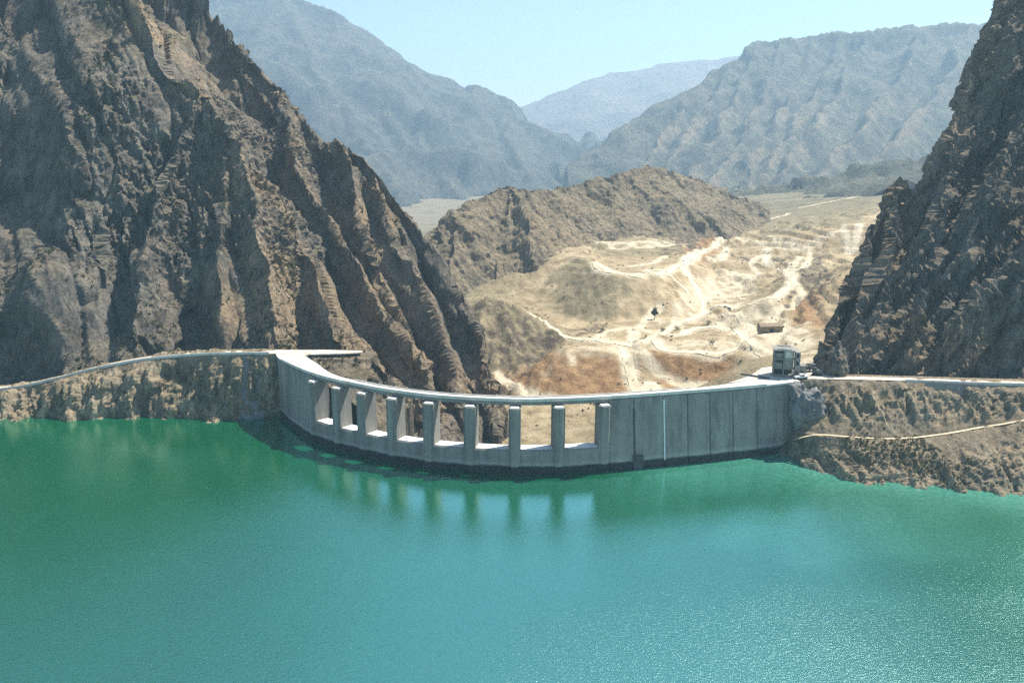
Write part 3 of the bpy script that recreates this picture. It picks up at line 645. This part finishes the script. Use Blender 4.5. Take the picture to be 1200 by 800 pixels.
F2=[px([(680,235,2250),(721,189,2350),(735,151,2420),(787,123,2500),(824,95,2580),(861,67,2650),(889,50,2700),(955,43,2700),(1020,37,2680),(1085,30,2650),(1137,28,2620),(1300,15,2600),(1600,-10,2500)],1.4),
 px([(889,50,2700),(862,120,2450),(826,185,2200),(802,222,2030)],1.4),px([(955,43,2700),(922,120,2400),(884,185,2120),(862,222,1950)],1.4),px([(1020,37,2680),(982,110,2380),(935,175,2080),(905,214,1900)],1.4),px([(1085,30,2650),(1045,105,2350),(995,165,2080),(960,202,1900)],1.4),px([(1137,28,2620),(1110,95,2330),(1060,155,2050),(1020,192,1880)],1.4),
 px([(861,67,2650),(825,130,2450),(790,185,2250),(768,212,2120)],1.4),px([(824,95,2580),(790,145,2430),(760,185,2280),(742,210,2180)],1.4),px([(990,40,2690),(950,118,2390),(908,182,2090),(884,218,1920)],1.4),px([(920,46,2700),(890,122,2420),(855,188,2150),(832,222,1990)],1.4),px([(1300,15,2600),(1250,90,2300),(1180,150,2000)],1.4),(.22,[atY(*p) for p in [(740,213,2150),(820,219,1950),(870,224,1850),(940,212,1800),(1060,190,1750),(1180,160,1700)]]),(.15,[atY(*p) for p in [(930,236,1560),(1000,226,1500),(1100,200,1450)]])]
o=heightmesh('mountain',np.arange(200,2900,9),np.arange(1480,4500,10.5),lambda x,y:ridgefield(x,y,F2,.66,-150,42,230,3.,24,34),M['far_r'],fard(11,140),-148,None,lambda P:{'tan':np.clip(1.1-np.min([segdist(P[:,0],P[:,1],f) for f in F2[1:11]],0)/26+.8*fbm(P,60,3),0,1)*.8*smooth(330,120,P[:,2])})
tag(o,'broad flat topped mountain with gullied slopes beyond the right cliff','mountain',kind='structure')
F3=[px([(450,165,5600),(540,150,5500),(600,132,5400),(650,118,5300),(680,109,5300),(693,97,5300),(721,83,5300),(773,76,5300),(833,70,5300),(900,62,5300),(1000,60,5300)],1.4)]
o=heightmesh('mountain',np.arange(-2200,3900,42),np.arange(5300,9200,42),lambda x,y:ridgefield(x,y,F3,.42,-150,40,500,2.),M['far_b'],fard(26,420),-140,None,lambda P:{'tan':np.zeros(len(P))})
tag(o,'most distant pale mauve ridge at the head of the valley','mountain',kind='structure')
# ================================================================== WATER
def nb(x):
    return np.where(x<-93,rlY(x)-1.0,np.where(x>100,np.interp(x,[p[0] for p in xr_r],[p[1] for p in xr_r])-2,np.interp(x,FACE[:,0],FACE[:,1])+3.))
xs=np.concatenate([np.arange(-520,-130,8),np.arange(-130,180,2.5),np.arange(180,430,8)]); vs=np.concatenate([np.linspace(0,.7,30)[:-1],np.linspace(.7,1,90)])
X,Vv=np.meshgrid(xs,vs); yb=nb(xs)[None,:]; Yw=-900+(yb+900)*Vv
x,y=X.ravel(),Yw.ravel(); Pw=p3(x,y)
nz=fbm(Pw,40,3)
dsh=np.minimum(segdist(x,y,[(p[0],p[1]) for p in xr_w]),segdist(x,y,FACE[100:])+4)
silt=np.clip(np.exp(-dsh/24)*1.05+.3*nz,0,1)*smooth(20,70,x)
wind=np.clip(.9+.5*fbm(Pw,90,3)-.9*np.exp(-((x+170)/90)**2-((y-300)/70)**2),0,1)*smooth(14,95,segdist(x,y,FACE[::6]))
o=npmesh('water',np.stack([x,y,0*x],1),gridfaces(*X.shape),M['water'],True,{'silt':silt,'wind':wind}); tag(o,'calm emerald green reservoir water in front of the dam','water',kind='structure')
# ================================================================== THE DAM
dam=empty('arch_dam',(0,276.6,0)); tag(dam,'curved grey concrete arch dam with open spillway bays holding back green water','dam')
bpy.context.view_layer.update(); DI=-np.array([0,276.6,0])
def sweep(name,s0,s1,prof,mat,step=1.0,extra=None,cap=True,sm=True):
    """prof(s): closed cross-section [(offset,z)...]; offset measured downstream from the upstream face"""
    ss=np.linspace(s0,s1,max(2,int((s1-s0)/step)+1)); V=[];k=None
    for s in ss:
        pr=prof(s); k=len(pr)
        for off,z in pr:
            p=fpt(s,off); V.append((p[0],p[1]-276.6,z))
    bm=bmesh.new(); vv=[bm.verts.new(v) for v in V]; m=len(ss)
    for i in range(m-1):
        for j in range(k):
            a=i*k+j; b_=i*k+(j+1)%k; bm.faces.new((vv[a],vv[b_],vv[b_+k],vv[a+k]))
    if cap: bm.faces.new(vv[:k][::-1]); bm.faces.new(vv[-k:])
    bmesh.ops.recalc_face_normals(bm,faces=bm.faces)
    me=bpy.data.meshes.new(name); bm.to_mesh(me); bm.free()
    return link(name,me,mat,dam)
PX=[-73.0,-62.6,-52.6,-41.2,-28.2,-14.2,.8,15.6,31.0]
PS=[s_of_x(x) for x in PX]
BOT=-46.; SILL=8.4; PT=22.7; PW=3.9
sA=PS[0]-PW/2; sB=PS[-1]+PW/2
def solid(s):
    b=setback(s); return [(0,BOT),(-.0,1.),(b,CREST-1.15),(8.5,CREST-1.15),(9.5,BOT)]
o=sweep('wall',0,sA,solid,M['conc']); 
# right wall in pours, with open joints
js=[sB]+[s_of_x(x) for x in (41.5,51.8,60.5,68.5,77,86)]+[LEN]
for a,b_ in zip(js[:-1],js[1:]):
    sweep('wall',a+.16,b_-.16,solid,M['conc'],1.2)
def core(s):
    b=setback(s); return [(.55,BOT),(.55,1.),(b+.55,CREST-1.3),(8.,CREST-1.3),(9.,BOT)]
sweep('joint_filler',sB+.1,LEN-.2,core,M['joint'],1.5)
# sill walls between the piers
for a,b_ in zip(PS[:-1],PS[1:]):
    s0,s1=a+PW/2+.004,b_-PW/2-.004
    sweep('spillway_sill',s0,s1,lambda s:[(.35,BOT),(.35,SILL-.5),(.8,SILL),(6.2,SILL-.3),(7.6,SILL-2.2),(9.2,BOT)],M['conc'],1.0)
    sweep('sunlit_sill_top',s0+.05,s1-.05,lambda s:[(.9,SILL+.0),(.9,SILL+.06),(6.0,SILL-.22),(6.0,SILL-.32)],M['white'],1.0)  # white layer paints the sill top as sunlit
for s in PS:
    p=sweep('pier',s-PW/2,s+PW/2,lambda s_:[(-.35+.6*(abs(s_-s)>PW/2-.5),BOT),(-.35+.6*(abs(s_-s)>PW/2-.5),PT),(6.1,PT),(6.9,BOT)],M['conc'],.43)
    c=sweep('sunlit_pier_top',s-PW*.36,s+PW*.36,lambda s_:[(.25,PT+.003),(.25,PT+.3),(2.6,PT+.3),(2.6,PT+.003)],M['white'],.8);  # white ledge colour paints the pier top as sunlit
# deck beams over the bays, crest slab, kerbs
sweep('deck_beam',sA+.02,sB-.02,lambda s:[(setback(s)+.35,PT+.31),(setback(s)+.35,CREST-.62),(6.0,CREST-.62),(6.0,PT+.31)],M['conc_grey'],1.0)
cw=lambda s: 6.3+3.4*float(1-smooth(22,58,np.array(s)))+2.7*float(smooth(LEN-42,LEN-14,np.array(s)))
sweep('crest_slab',0,LEN,lambda s:[(setback(s)-.25,CREST-.6),(setback(s)-.25,CREST),(cw(s),CREST),(cw(s),CREST-.6)],M['conc_dry'],1.0)
sweep('wall_head',0,sA-.02,lambda s:[(setback(s)+.2,CREST-1.2),(setback(s)+.2,CREST-.603),(8.3,CREST-.603),(8.3,CREST-1.2)],M['conc'],1.)
sweep('wall_head',sB+.02,LEN,lambda s:[(setback(s)+.2,CREST-1.2),(setback(s)+.2,CREST-.603),(8.3,CREST-.603),(8.3,CREST-1.2)],M['conc'],1.)
sweep('kerb',12,LEN-14,lambda s:[(setback(s)-.2,CREST+.003),(setback(s)-.2,CREST+.35),(setback(s)+.12,CREST+.35),(setback(s)+.12,CREST+.003)],M['conc_dry'],1.0)
sweep('parapet',58,LEN-42,lambda s:[(5.95,CREST+.003),(5.95,CREST+.35),(6.25,CREST+.35),(6.25,CREST+.003)],M['conc_dry'],1.0)
# pale leak streak, dark outlet block
def onface(x,w,z0,z1,name,mat,out=.06,inn=.3):
    s=s_of_x(x)
    def pr(s_):
        b=setback(s_); f=lambda z:b*max(0,(z-1)/(CREST-2.15))
        return [(f(z0)-out,z0),(f(z1)-out,z1),(f(z1)+inn,z1),(f(z0)+inn,z0)]
    return sweep(name,s-w/2,s+w/2,pr,mat,.5)
onface(52.1,.5,2.2,22.8,'lime_streak',M['leak'],.03)
onface(41.5,.55,1.0,20.5,'drain_pipe',M['joint'],.25)
onface(42.5,3.4,-3,4.6,'outlet_block',M['joint'],1.3)
# left end pilaster
sweep('pilaster',.2,1.8,lambda s:[(-.5,BOT),(-.5,CREST-.61),(.4,CREST-.61),(.4,BOT)],M['conc_grey'],.5)
# left bench road paving and right yard paving
def paving(name,pts,z,mat,label):
    m=MB(); m.prism(pts,z-.5,z); o=m.build(name,mat); tag(o,label,'paving',kind='structure'); return o
pin=[tuple(fpt(s,9.6)) for s in np.linspace(6,0,6)]
paving('pavement',[(-83,335),(-80.5,339.5),(-64,341.5),(-60,343),(-60,345.6),(-75,347),(-96,346.8),(-92,340),(-86.5,335)],CREST+.06,M['gravel'],'bright concrete apron where the dam meets the dark mountain')
pr_=[tuple(fpt(s,8.95)) for s in np.linspace(LEN-26,LEN-.5,8)]
paving('pavement',pr_+[(112,303.5),(114,308),(113,322),(104,325),(93,319),(86,308.5)],CREST+.02,M['gravel'],'bright concrete yard at the right end of the dam')
m=MB(); m.prism([(78,299.5)]+[(p[0]+.2,p[1]+.3) for p in pr_[1:]]+[(111,305),(113,322),(104,324.5),(93,318.5),(85,307.5)],-45,CREST-.52); o=m.build('yard_foundation',M['conc_grey']); tag(o,'grey concrete block carrying the yard right of the dam','foundation')
o=rough_slab('retaining_wall',-118.5,-112.5,345.5,334.5,22.3,-1.5); tag(o,'narrow grey sprayed slab in the bank, further from the dam','retaining wall')
o=rough_slab('retaining_wall',-109,-99,342,335,24,-1.5); tag(o,'wide grey sprayed slab in the bank touching the dam\'s left end','retaining wall')
m=MB(); slab(m,(145,299.2,24.9),(145.5,298,20.6),(164.5,295.2,20.3),(165,296.6,24.9),.7); o=m.build('retaining_wall',M['conc_grey']); tag(o,'dark wall below the white parapet under the grey cliff','retaining wall')
# rough rock abutment where the wall runs into the right bank
def blob(name,c,r,mat,label,cat,amp=.35,wl=3.):
    bm=bmesh.new(); bmesh.ops.create_icosphere(bm,subdivisions=5,radius=1); V=np.array([v.co[:] for v in bm.verts])
    P=V*np.array(r); d=1+amp*fbm(P+np.array(c),wl,4,.55)
    for v,p,k in zip(bm.verts,P,d): v.co=p*k
    me=bpy.data.meshes.new(name); bm.to_mesh(me); bm.free()
    a=me.attributes.new('tan','FLOAT','POINT')
    for f in me.polygons: f.use_smooth=True
    o=link(name,me,mat); o.location=c; tag(o,label,cat); return o
blob('rock_outcrop',(103.5,298.5,15),(6.5,5.0,10),M['shot'],'blue grey rock knob where the dam wall runs into the right bank','rock',.4,6.)
blob('rock_outcrop',(118,312,27),(4,4.5,7.5),M['rock_b'],'dark rock buttress standing between the bright yard and the cliff road','rock',.4,4.)
# ================================================================== BUILDING IN THE YARD
bl=empty('concrete_building',(98.6,309.5,CREST+.02),math.radians(-14)); tag(bl,'unfinished grey concrete building with open floors in the bright yard','building')
def bpart(name,mat,*boxes,bevel=0,parent=None):
    m=MB()
    for b_ in boxes: m.box(*b_)
    return m.build(name,mat,parent or bl,bevel)
for z in (3.1,6.5): bpart('floor_slab',M['conc_grey'],(-4.3,2.9,-3.2,3.0,z,z+.4))
rf=bpart('roof_slab',M['conc_grey'],(-4.5,3.1,-3.5,3.2,9.6,10.0)); bpart('parapet',M['conc_dry'],(-3.0,1.8,-3.0,-2.8,10.003,10.45),parent=rf); bpart('parapet',M['conc_dry'],(-3.0,1.8,2.6,2.8,10.003,10.45),parent=rf)
for x_ in (-4.0,-.6,2.5):
    for y_ in (-2.9,2.6): bpart('column',M['conc_grey'],(x_-.22,x_+.22,y_-.22,y_+.22,0,9.597))
bpart('wall_panel',M['conc_grey'],(-3.77,-.85,-2.75,-2.55,6.903,8.7)); bpart('wall_panel',M['conc_dry'],(-.37,2.27,-2.75,-2.55,6.903,9.59)); bpart('wall_panel',M['conc_grey'],(-3.77,-.85,-2.75,-2.55,3.503,5.2)); bpart('wall_panel',M['conc_grey'],(-.37,2.27,-2.75,-2.55,3.503,6.49))
bpart('wall_panel',M['conc_grey'],(-3.77,2.27,-2.75,-2.55,.0,.9)); bpart('wall',M['conc_grey'],(-3.77,2.27,2.65,2.85,0,9.59))
bpart('wall',M['conc_grey'],(-4.1,-3.9,-2.65,2.35,0,3.09))
st=bpart('stair_tower',M['conc_grey'],(3.2,5.0,-2.6,2.2,0,9.3))
for z in (1.2,4.6,7.4): bpart('window',M['dark'],(3.7,4.5,-2.66,-2.5,z,z+1.3),parent=st)
bpart('lean_to',M['conc_grey'],(5.05,7.2,-1.5,2.0,0,4.2)); bpart('door',M['dark'],(5.6,6.6,-1.56,-1.4,0,2.3))
# ================================================================== VEHICLES
def vehicle(name,loc,rz,label,kind):
    r=empty(name,loc,rz); tag(r,label,kind); return r
def wheels(r,xs_,w,rad):
    for x_ in xs_:
        for s_ in (-1,1):
            m=MB(); m.tube((x_,s_*w-.15,rad),(x_,s_*w+.15,rad),rad,rad,14); wv=m.build('wheel',M['rubber'],r)
            m=MB(); m.tube((x_,s_*w-.17,rad),(x_,s_*w+.17,rad),rad*.5,rad*.5,10); m.build('rim',M['steel'],wv)
r=vehicle('dump_truck',(108,314,CREST+.02),.35,'dark dump truck parked behind the concrete building','truck')
m=MB(); m.box(-3.2,3.2,-.5,.5,.7,1.0); m.build('chassis',M['steel'],r)
m=MB(); m.bm.clear(); v=[(-3.3,-1.2,1.05),(1.2,-1.2,1.05),(1.2,1.2,1.05),(-3.3,1.2,1.05),(-3.9,-1.3,2.5),(1.3,-1.3,2.6),(1.3,1.3,2.6),(-3.9,1.3,2.5)]; vv=[m.bm.verts.new(q) for q in v]
for f in ((3,2,1,0),(4,5,6,7),(0,1,5,4),(1,2,6,5),(2,3,7,6),(3,0,4,7)): m.bm.faces.new([vv[k] for k in f])
m.build('tipper_body',M['steel'],r,.05)
m=MB(); m.box(1.5,3.4,-1.15,1.15,1.05,2.9); cb=m.build('cab',M['steel'],r,.12); m=MB(); m.box(2.9,3.42,-1.0,1.0,2.0,2.7); m.build('windscreen',M['glass'],cb)
wheels(r,(-2.4,-1.2,2.4),1.05,.55)
r=vehicle('pickup_truck',(103.2,304.9,CREST+.02),.15,'white pickup beside the dark truck in front of the building','pickup')
m=MB(); m.box(-2.5,2.5,-.9,.9,.45,1.05); m.build('body',M['wpaint'],r,.08); m=MB(); m.box(-.5,1.2,-.8,.8,1.053,1.75); cb=m.build('cab',M['wpaint'],r,.12); m=MB(); m.box(-.3,1.0,-.82,.82,1.2,1.6); m.build('window',M['glass'],cb); wheels(r,(-1.6,1.6),.82,.38)
r=vehicle('excavator',(110.5,309.5,CREST+.02),2.7,'dark excavator with bent arm at the yard\'s cliff edge','excavator')
for s_ in (-1,1):
    m=MB(); m.box(-1.8,1.8,s_*1.1-.3,s_*1.1+.3,.0,.8); m.build('track',M['rubber'],r,.2)
m=MB(); m.box(-1.8,1.3,-1.3,1.3,.9,2.0); m.build('body',M['steel'],r,.12); m=MB(); m.box(.1,1.5,.2,1.25,2.003,3.0); cb=m.build('cab',M['steel'],r,.1); m=MB(); m.box(.3,1.53,.3,1.28,2.2,2.8); m.build('window',M['glass'],cb)
m=MB(); m.tube((1.2,-.3,1.6),(3.6,-.3,3.9),.28,.22); m.build('boom',M['steel'],r); m=MB(); m.tube((3.6,-.3,3.9),(5.0,-.3,1.8),.2,.15); m.build('arm',M['steel'],r); m=MB(); m.prism([(4.6,-.8),(5.5,-.8),(5.5,.2),(4.6,.2)],1.0,1.8); m.build('bucket',M['steel'],r)
m=MB(); P0=atz(868,438,25.3); P1=atz(902,443,25.3); m.tube(P0,P1,.35,.35); o=m.build('pipe',M['steel']); tag(o,'black pipe lying on the pale ground left of the concrete building','pipe')
# shed in the valley
c=gat(902,388); sh=empty('shed',tuple(c-np.array([0,0,.6])),.12); tag(sh,'long low brown roofed shed standing on the pale valley floor','shed')
m=MB(); m.box(-7,7,-3,3,0,4.2); m.build('wall',M['broof'],sh)
m=MB(); vv=[m.bm.verts.new(q) for q in [(-7.4,-3.5,4.1),(7.4,-3.5,4.1),(7.4,0,5.6),(-7.4,0,5.6),(-7.4,3.5,4.1),(7.4,3.5,4.1),(-7.4,-3.5,4.3),(7.4,-3.5,4.3),(7.4,0,5.8),(-7.4,0,5.8),(-7.4,3.5,4.3),(7.4,3.5,4.3)]]
for f in ((0,1,2,3),(3,2,5,4),(6,9,8,7),(9,10,11,8),(0,6,7,1),(4,5,11,10),(0,3,9,6),(3,4,10,9),(1,7,8,2),(2,8,11,5)): m.bm.faces.new([vv[k] for k in f])
m.build('roof',M['broof'],sh)
m=MB(); m.box(-1.2,1.2,-3.05,-2.9,0,2.8); m.build('door',M['dark'],sh)
# ================================================================== VEGETATION
def leaves(n,cen,rad,size,rng):
    V=[];Q=[]
    d=rng.normal(size=(n,3)); d/=np.linalg.norm(d,axis=1)[:,None]; c=cen+d*np.array(rad)*(rng.random(n)**.45)[:,None]
    for k in range(n):
        a=rng.normal(size=3); a/=np.linalg.norm(a); b_=np.cross(a,rng.normal(size=3)); b_/=np.linalg.norm(b_); s=size*(.6+.8*rng.random())
        i=len(V); V+=[c[k]-a*s,c[k]+b_*s*.6,c[k]+a*s,c[k]-b_*s*.6]; Q.append((i,i+1,i+2,i+3))
    return V,Q
def leafobj(name,blobs,size,mat,parent,rng):
    V=[];Q=[]
    for cen,rad,n_ in blobs:
        v,q=leaves(n_,np.array(cen),rad,size,rng); o_=len(V); V+=v; Q+=[tuple(a+o_ for a in f) for f in q]
    return npmesh(name,V,Q,mat,False,None,parent)
c=gat(767,374); t=empty('tree',tuple(c)); tag(t,'lone dark green tree standing on the pale valley floor','tree')
m=MB(); m.tube((0,0,-.5),(.1,0,2.2),.35,.25); 
for e in ((1.4,.3,4.5),(-1.3,.5,4.8),(.2,-1.2,5.2),(.2,.4,6.5)): m.tube((.1,0,2.1),e,.2,.06,6)
m.build('trunk',M['bark'],t)
leafobj('crown',[((0,0,5),(2.2,2.2,2.4),500),((1.3,.3,4.6),(1.5,1.5,1.4),240),((-1.3,.4,4.9),(1.5,1.5,1.5),240),((.2,.2,7.2),(1.4,1.4,1.6),240)],.32,M['leaf'],t,RNG)
BU=[(705,388,2.6,'dark shrub beside the pale track below the spoil mound'),(777,388,2.4,'dark shrub at the near end of a pair beside the winding track'),(794,386,2.6,'dark shrub at the far end of a pair beside the winding track'),(830,379,2.8,'shrub in the fork where two pale tracks part'),
 (835,403,3.2,'grey green shrub in the middle of the looped pale pad'),(786,443,1.6,'small shrub on the reddish cut bank behind the dam'),(924,361,3.0,'shrub among the brown rocks right of the shed'),(934,377,2.8,'low shrub close to the cliff behind the building'),(895,315,2.8,'shrub beside the bright pad near the valley\'s upper end')]
for x_,y_,r_,lb in BU:
    c=gat(x_,y_); o=empty('shrub',tuple(c)); tag(o,lb,'shrub','shrubs dotted over the valley floor')
    m=MB(); 
    for k in range(4): m.tube((0,0,-.3),(r_*.5*math.cos(k*1.6),r_*.5*math.sin(k*1.6),r_*.6),.09,.04,5)
    m.build('stem',M['bark'],o)
    leafobj('foliage',[((RNG.normal()*r_*.3,RNG.normal()*r_*.3,r_*.5),(r_*.7,r_*.7,r_*.5),70) for _ in range(4)],.22,M['leaf'],o,RNG)
def scrub(name,host,n_,ylim,size,label,filt):
    me=host.data; co=np.empty(len(me.vertices)*3,np.float32); me.vertices.foreach_get('co',co); co=co.reshape(-1,3).astype(float)
    nn=np.empty(len(me.vertices)*3,np.float32); me.vertices.foreach_get('normal',nn); nn=nn.reshape(-1,3)
    ok=filt(co,nn)&((fbm(co,30,3)+.35*fbm(co,8,2))>.12); idx=np.flatnonzero(ok); idx=RNG.choice(idx,min(n_,len(idx)),False)
    V=[];Q=[]
    for i in idx:
        s=size*(.5+RNG.random()); v,q=leaves(12,co[i]+np.array([0,0,s*.25]),(s,s,s*.7),s*.5,RNG); o_=len(V); V+=v; Q+=[tuple(a+o_ for a in f) for f in q]
    o=npmesh(name,V,Q,M['scrub'],False); tag(o,label,'scrub',kind='stuff'); return o
ob=bpy.data.objects
scrub('scrub',ob['mountain'],2600,None,.75,'dry green scrub scattered over the dark left mountain',lambda c,n_:(c[:,0]<-60)&(n_[:,2]>.3)&(c[:,1]<520)&(c[:,0]>-260))
scrub('scrub',ob['mountain.001'],900,None,.7,'dry scrub scattered over the grey right cliff',lambda c,n_:(n_[:,2]>.35)&(c[:,0]<260)&(c[:,1]<430))
scrub('scrub',ob['shore_bank.001'],1300,None,.42,'low scrub scattered over the brown right bank',lambda c,n_:(c[:,2]>1)&(c[:,2]<23.5)&(c[:,0]<230))
scrub('scrub',ob['valley_ground'],550,None,.8,'small dry bushes and stones sprinkled over the sandy valley',lambda c,n_:(c[:,1]>430)&(c[:,1]<1000)&(c[:,0]>-60)&(c[:,0]<330))
scrub('scrub',ob['shore_bank'],350,None,.45,'low scrub clinging to the tan left bank',lambda c,n_:(c[:,2]>1)&(c[:,0]>-240))
# ================================================================== AIR, SKY, SUN, CAMERA
m=MB(); m.box(-6500,6500,-1400,11000,-160,1150); hz=m.build('haze',None)
hm=bpy.data.materials.new('pale_air'); hm.use_nodes=True; nt=hm.node_tree; nt.nodes.clear(); oo=nt.nodes.new('ShaderNodeOutputMaterial'); pv=nt.nodes.new('ShaderNodeVolumePrincipled')
pv.inputs['Color'].default_value=(.52,.77,1,1); pv.inputs['Density'].default_value=1.25e-4; pv.inputs['Anisotropy'].default_value=.25
nt.links.new(pv.outputs[0],oo.inputs['Volume']); hz.data.materials.append(hm); tag(hz,'pale blue haze filling the valley air','haze',kind='stuff')
SUN_EL,SUN_AZ=math.radians(56),math.radians(60)      # azimuth from +Y towards +X
w=bpy.data.worlds.new('World'); S.world=w; w.use_nodes=True; nt=w.node_tree; nt.nodes.clear()
wo=nt.nodes.new('ShaderNodeOutputWorld'); bg=nt.nodes.new('ShaderNodeBackground'); sk=nt.nodes.new('ShaderNodeTexSky')
sk.sky_type='NISHITA'; sk.sun_disc=False; sk.sun_elevation=SUN_EL; sk.sun_rotation=SUN_AZ; sk.altitude=600; sk.air_density=1.0; sk.dust_density=.25; sk.ozone_density=1.6
bg.inputs[1].default_value=.072; nt.links.new(sk.outputs[0],bg.inputs[0]); nt.links.new(bg.outputs[0],wo.inputs[0])
ld=bpy.data.lights.new('sun','SUN'); ld.energy=5.0; ld.angle=math.radians(.53); ld.color=(1,.94,.83); lo=bpy.data.objects.new('sun',ld); COL.objects.link(lo)
d=np.array([math.sin(SUN_AZ)*math.cos(SUN_EL),math.cos(SUN_AZ)*math.cos(SUN_EL),math.sin(SUN_EL)])
from mathutils import Vector
lo.rotation_euler=Vector(d).to_track_quat('Z','Y').to_euler(); lo.location=(0,0,900)
cd=bpy.data.cameras.new('camera'); cam=bpy.data.objects.new('camera',cd); COL.objects.link(cam); cam.location=(0,0,CAMH); cam.rotation_euler=(math.pi/2-PITCH,0,0)
cd.sensor_width=36; cd.lens=36*F/1200; cd.clip_end=30000; cd.clip_start=.5; S.camera=cam
S.view_settings.view_transform='Standard'; S.view_settings.look='None'; S.view_settings.exposure=1.05; S.view_settings.gamma=1
S.render.engine='CYCLES'; S.cycles.max_bounces=6; S.cycles.diffuse_bounces=3; S.cycles.glossy_bounces=3; S.cycles.volume_bounces=1; S.cycles.use_denoising=False; S.cycles.sample_clamp_direct=5; S.cycles.sample_clamp_indirect=4
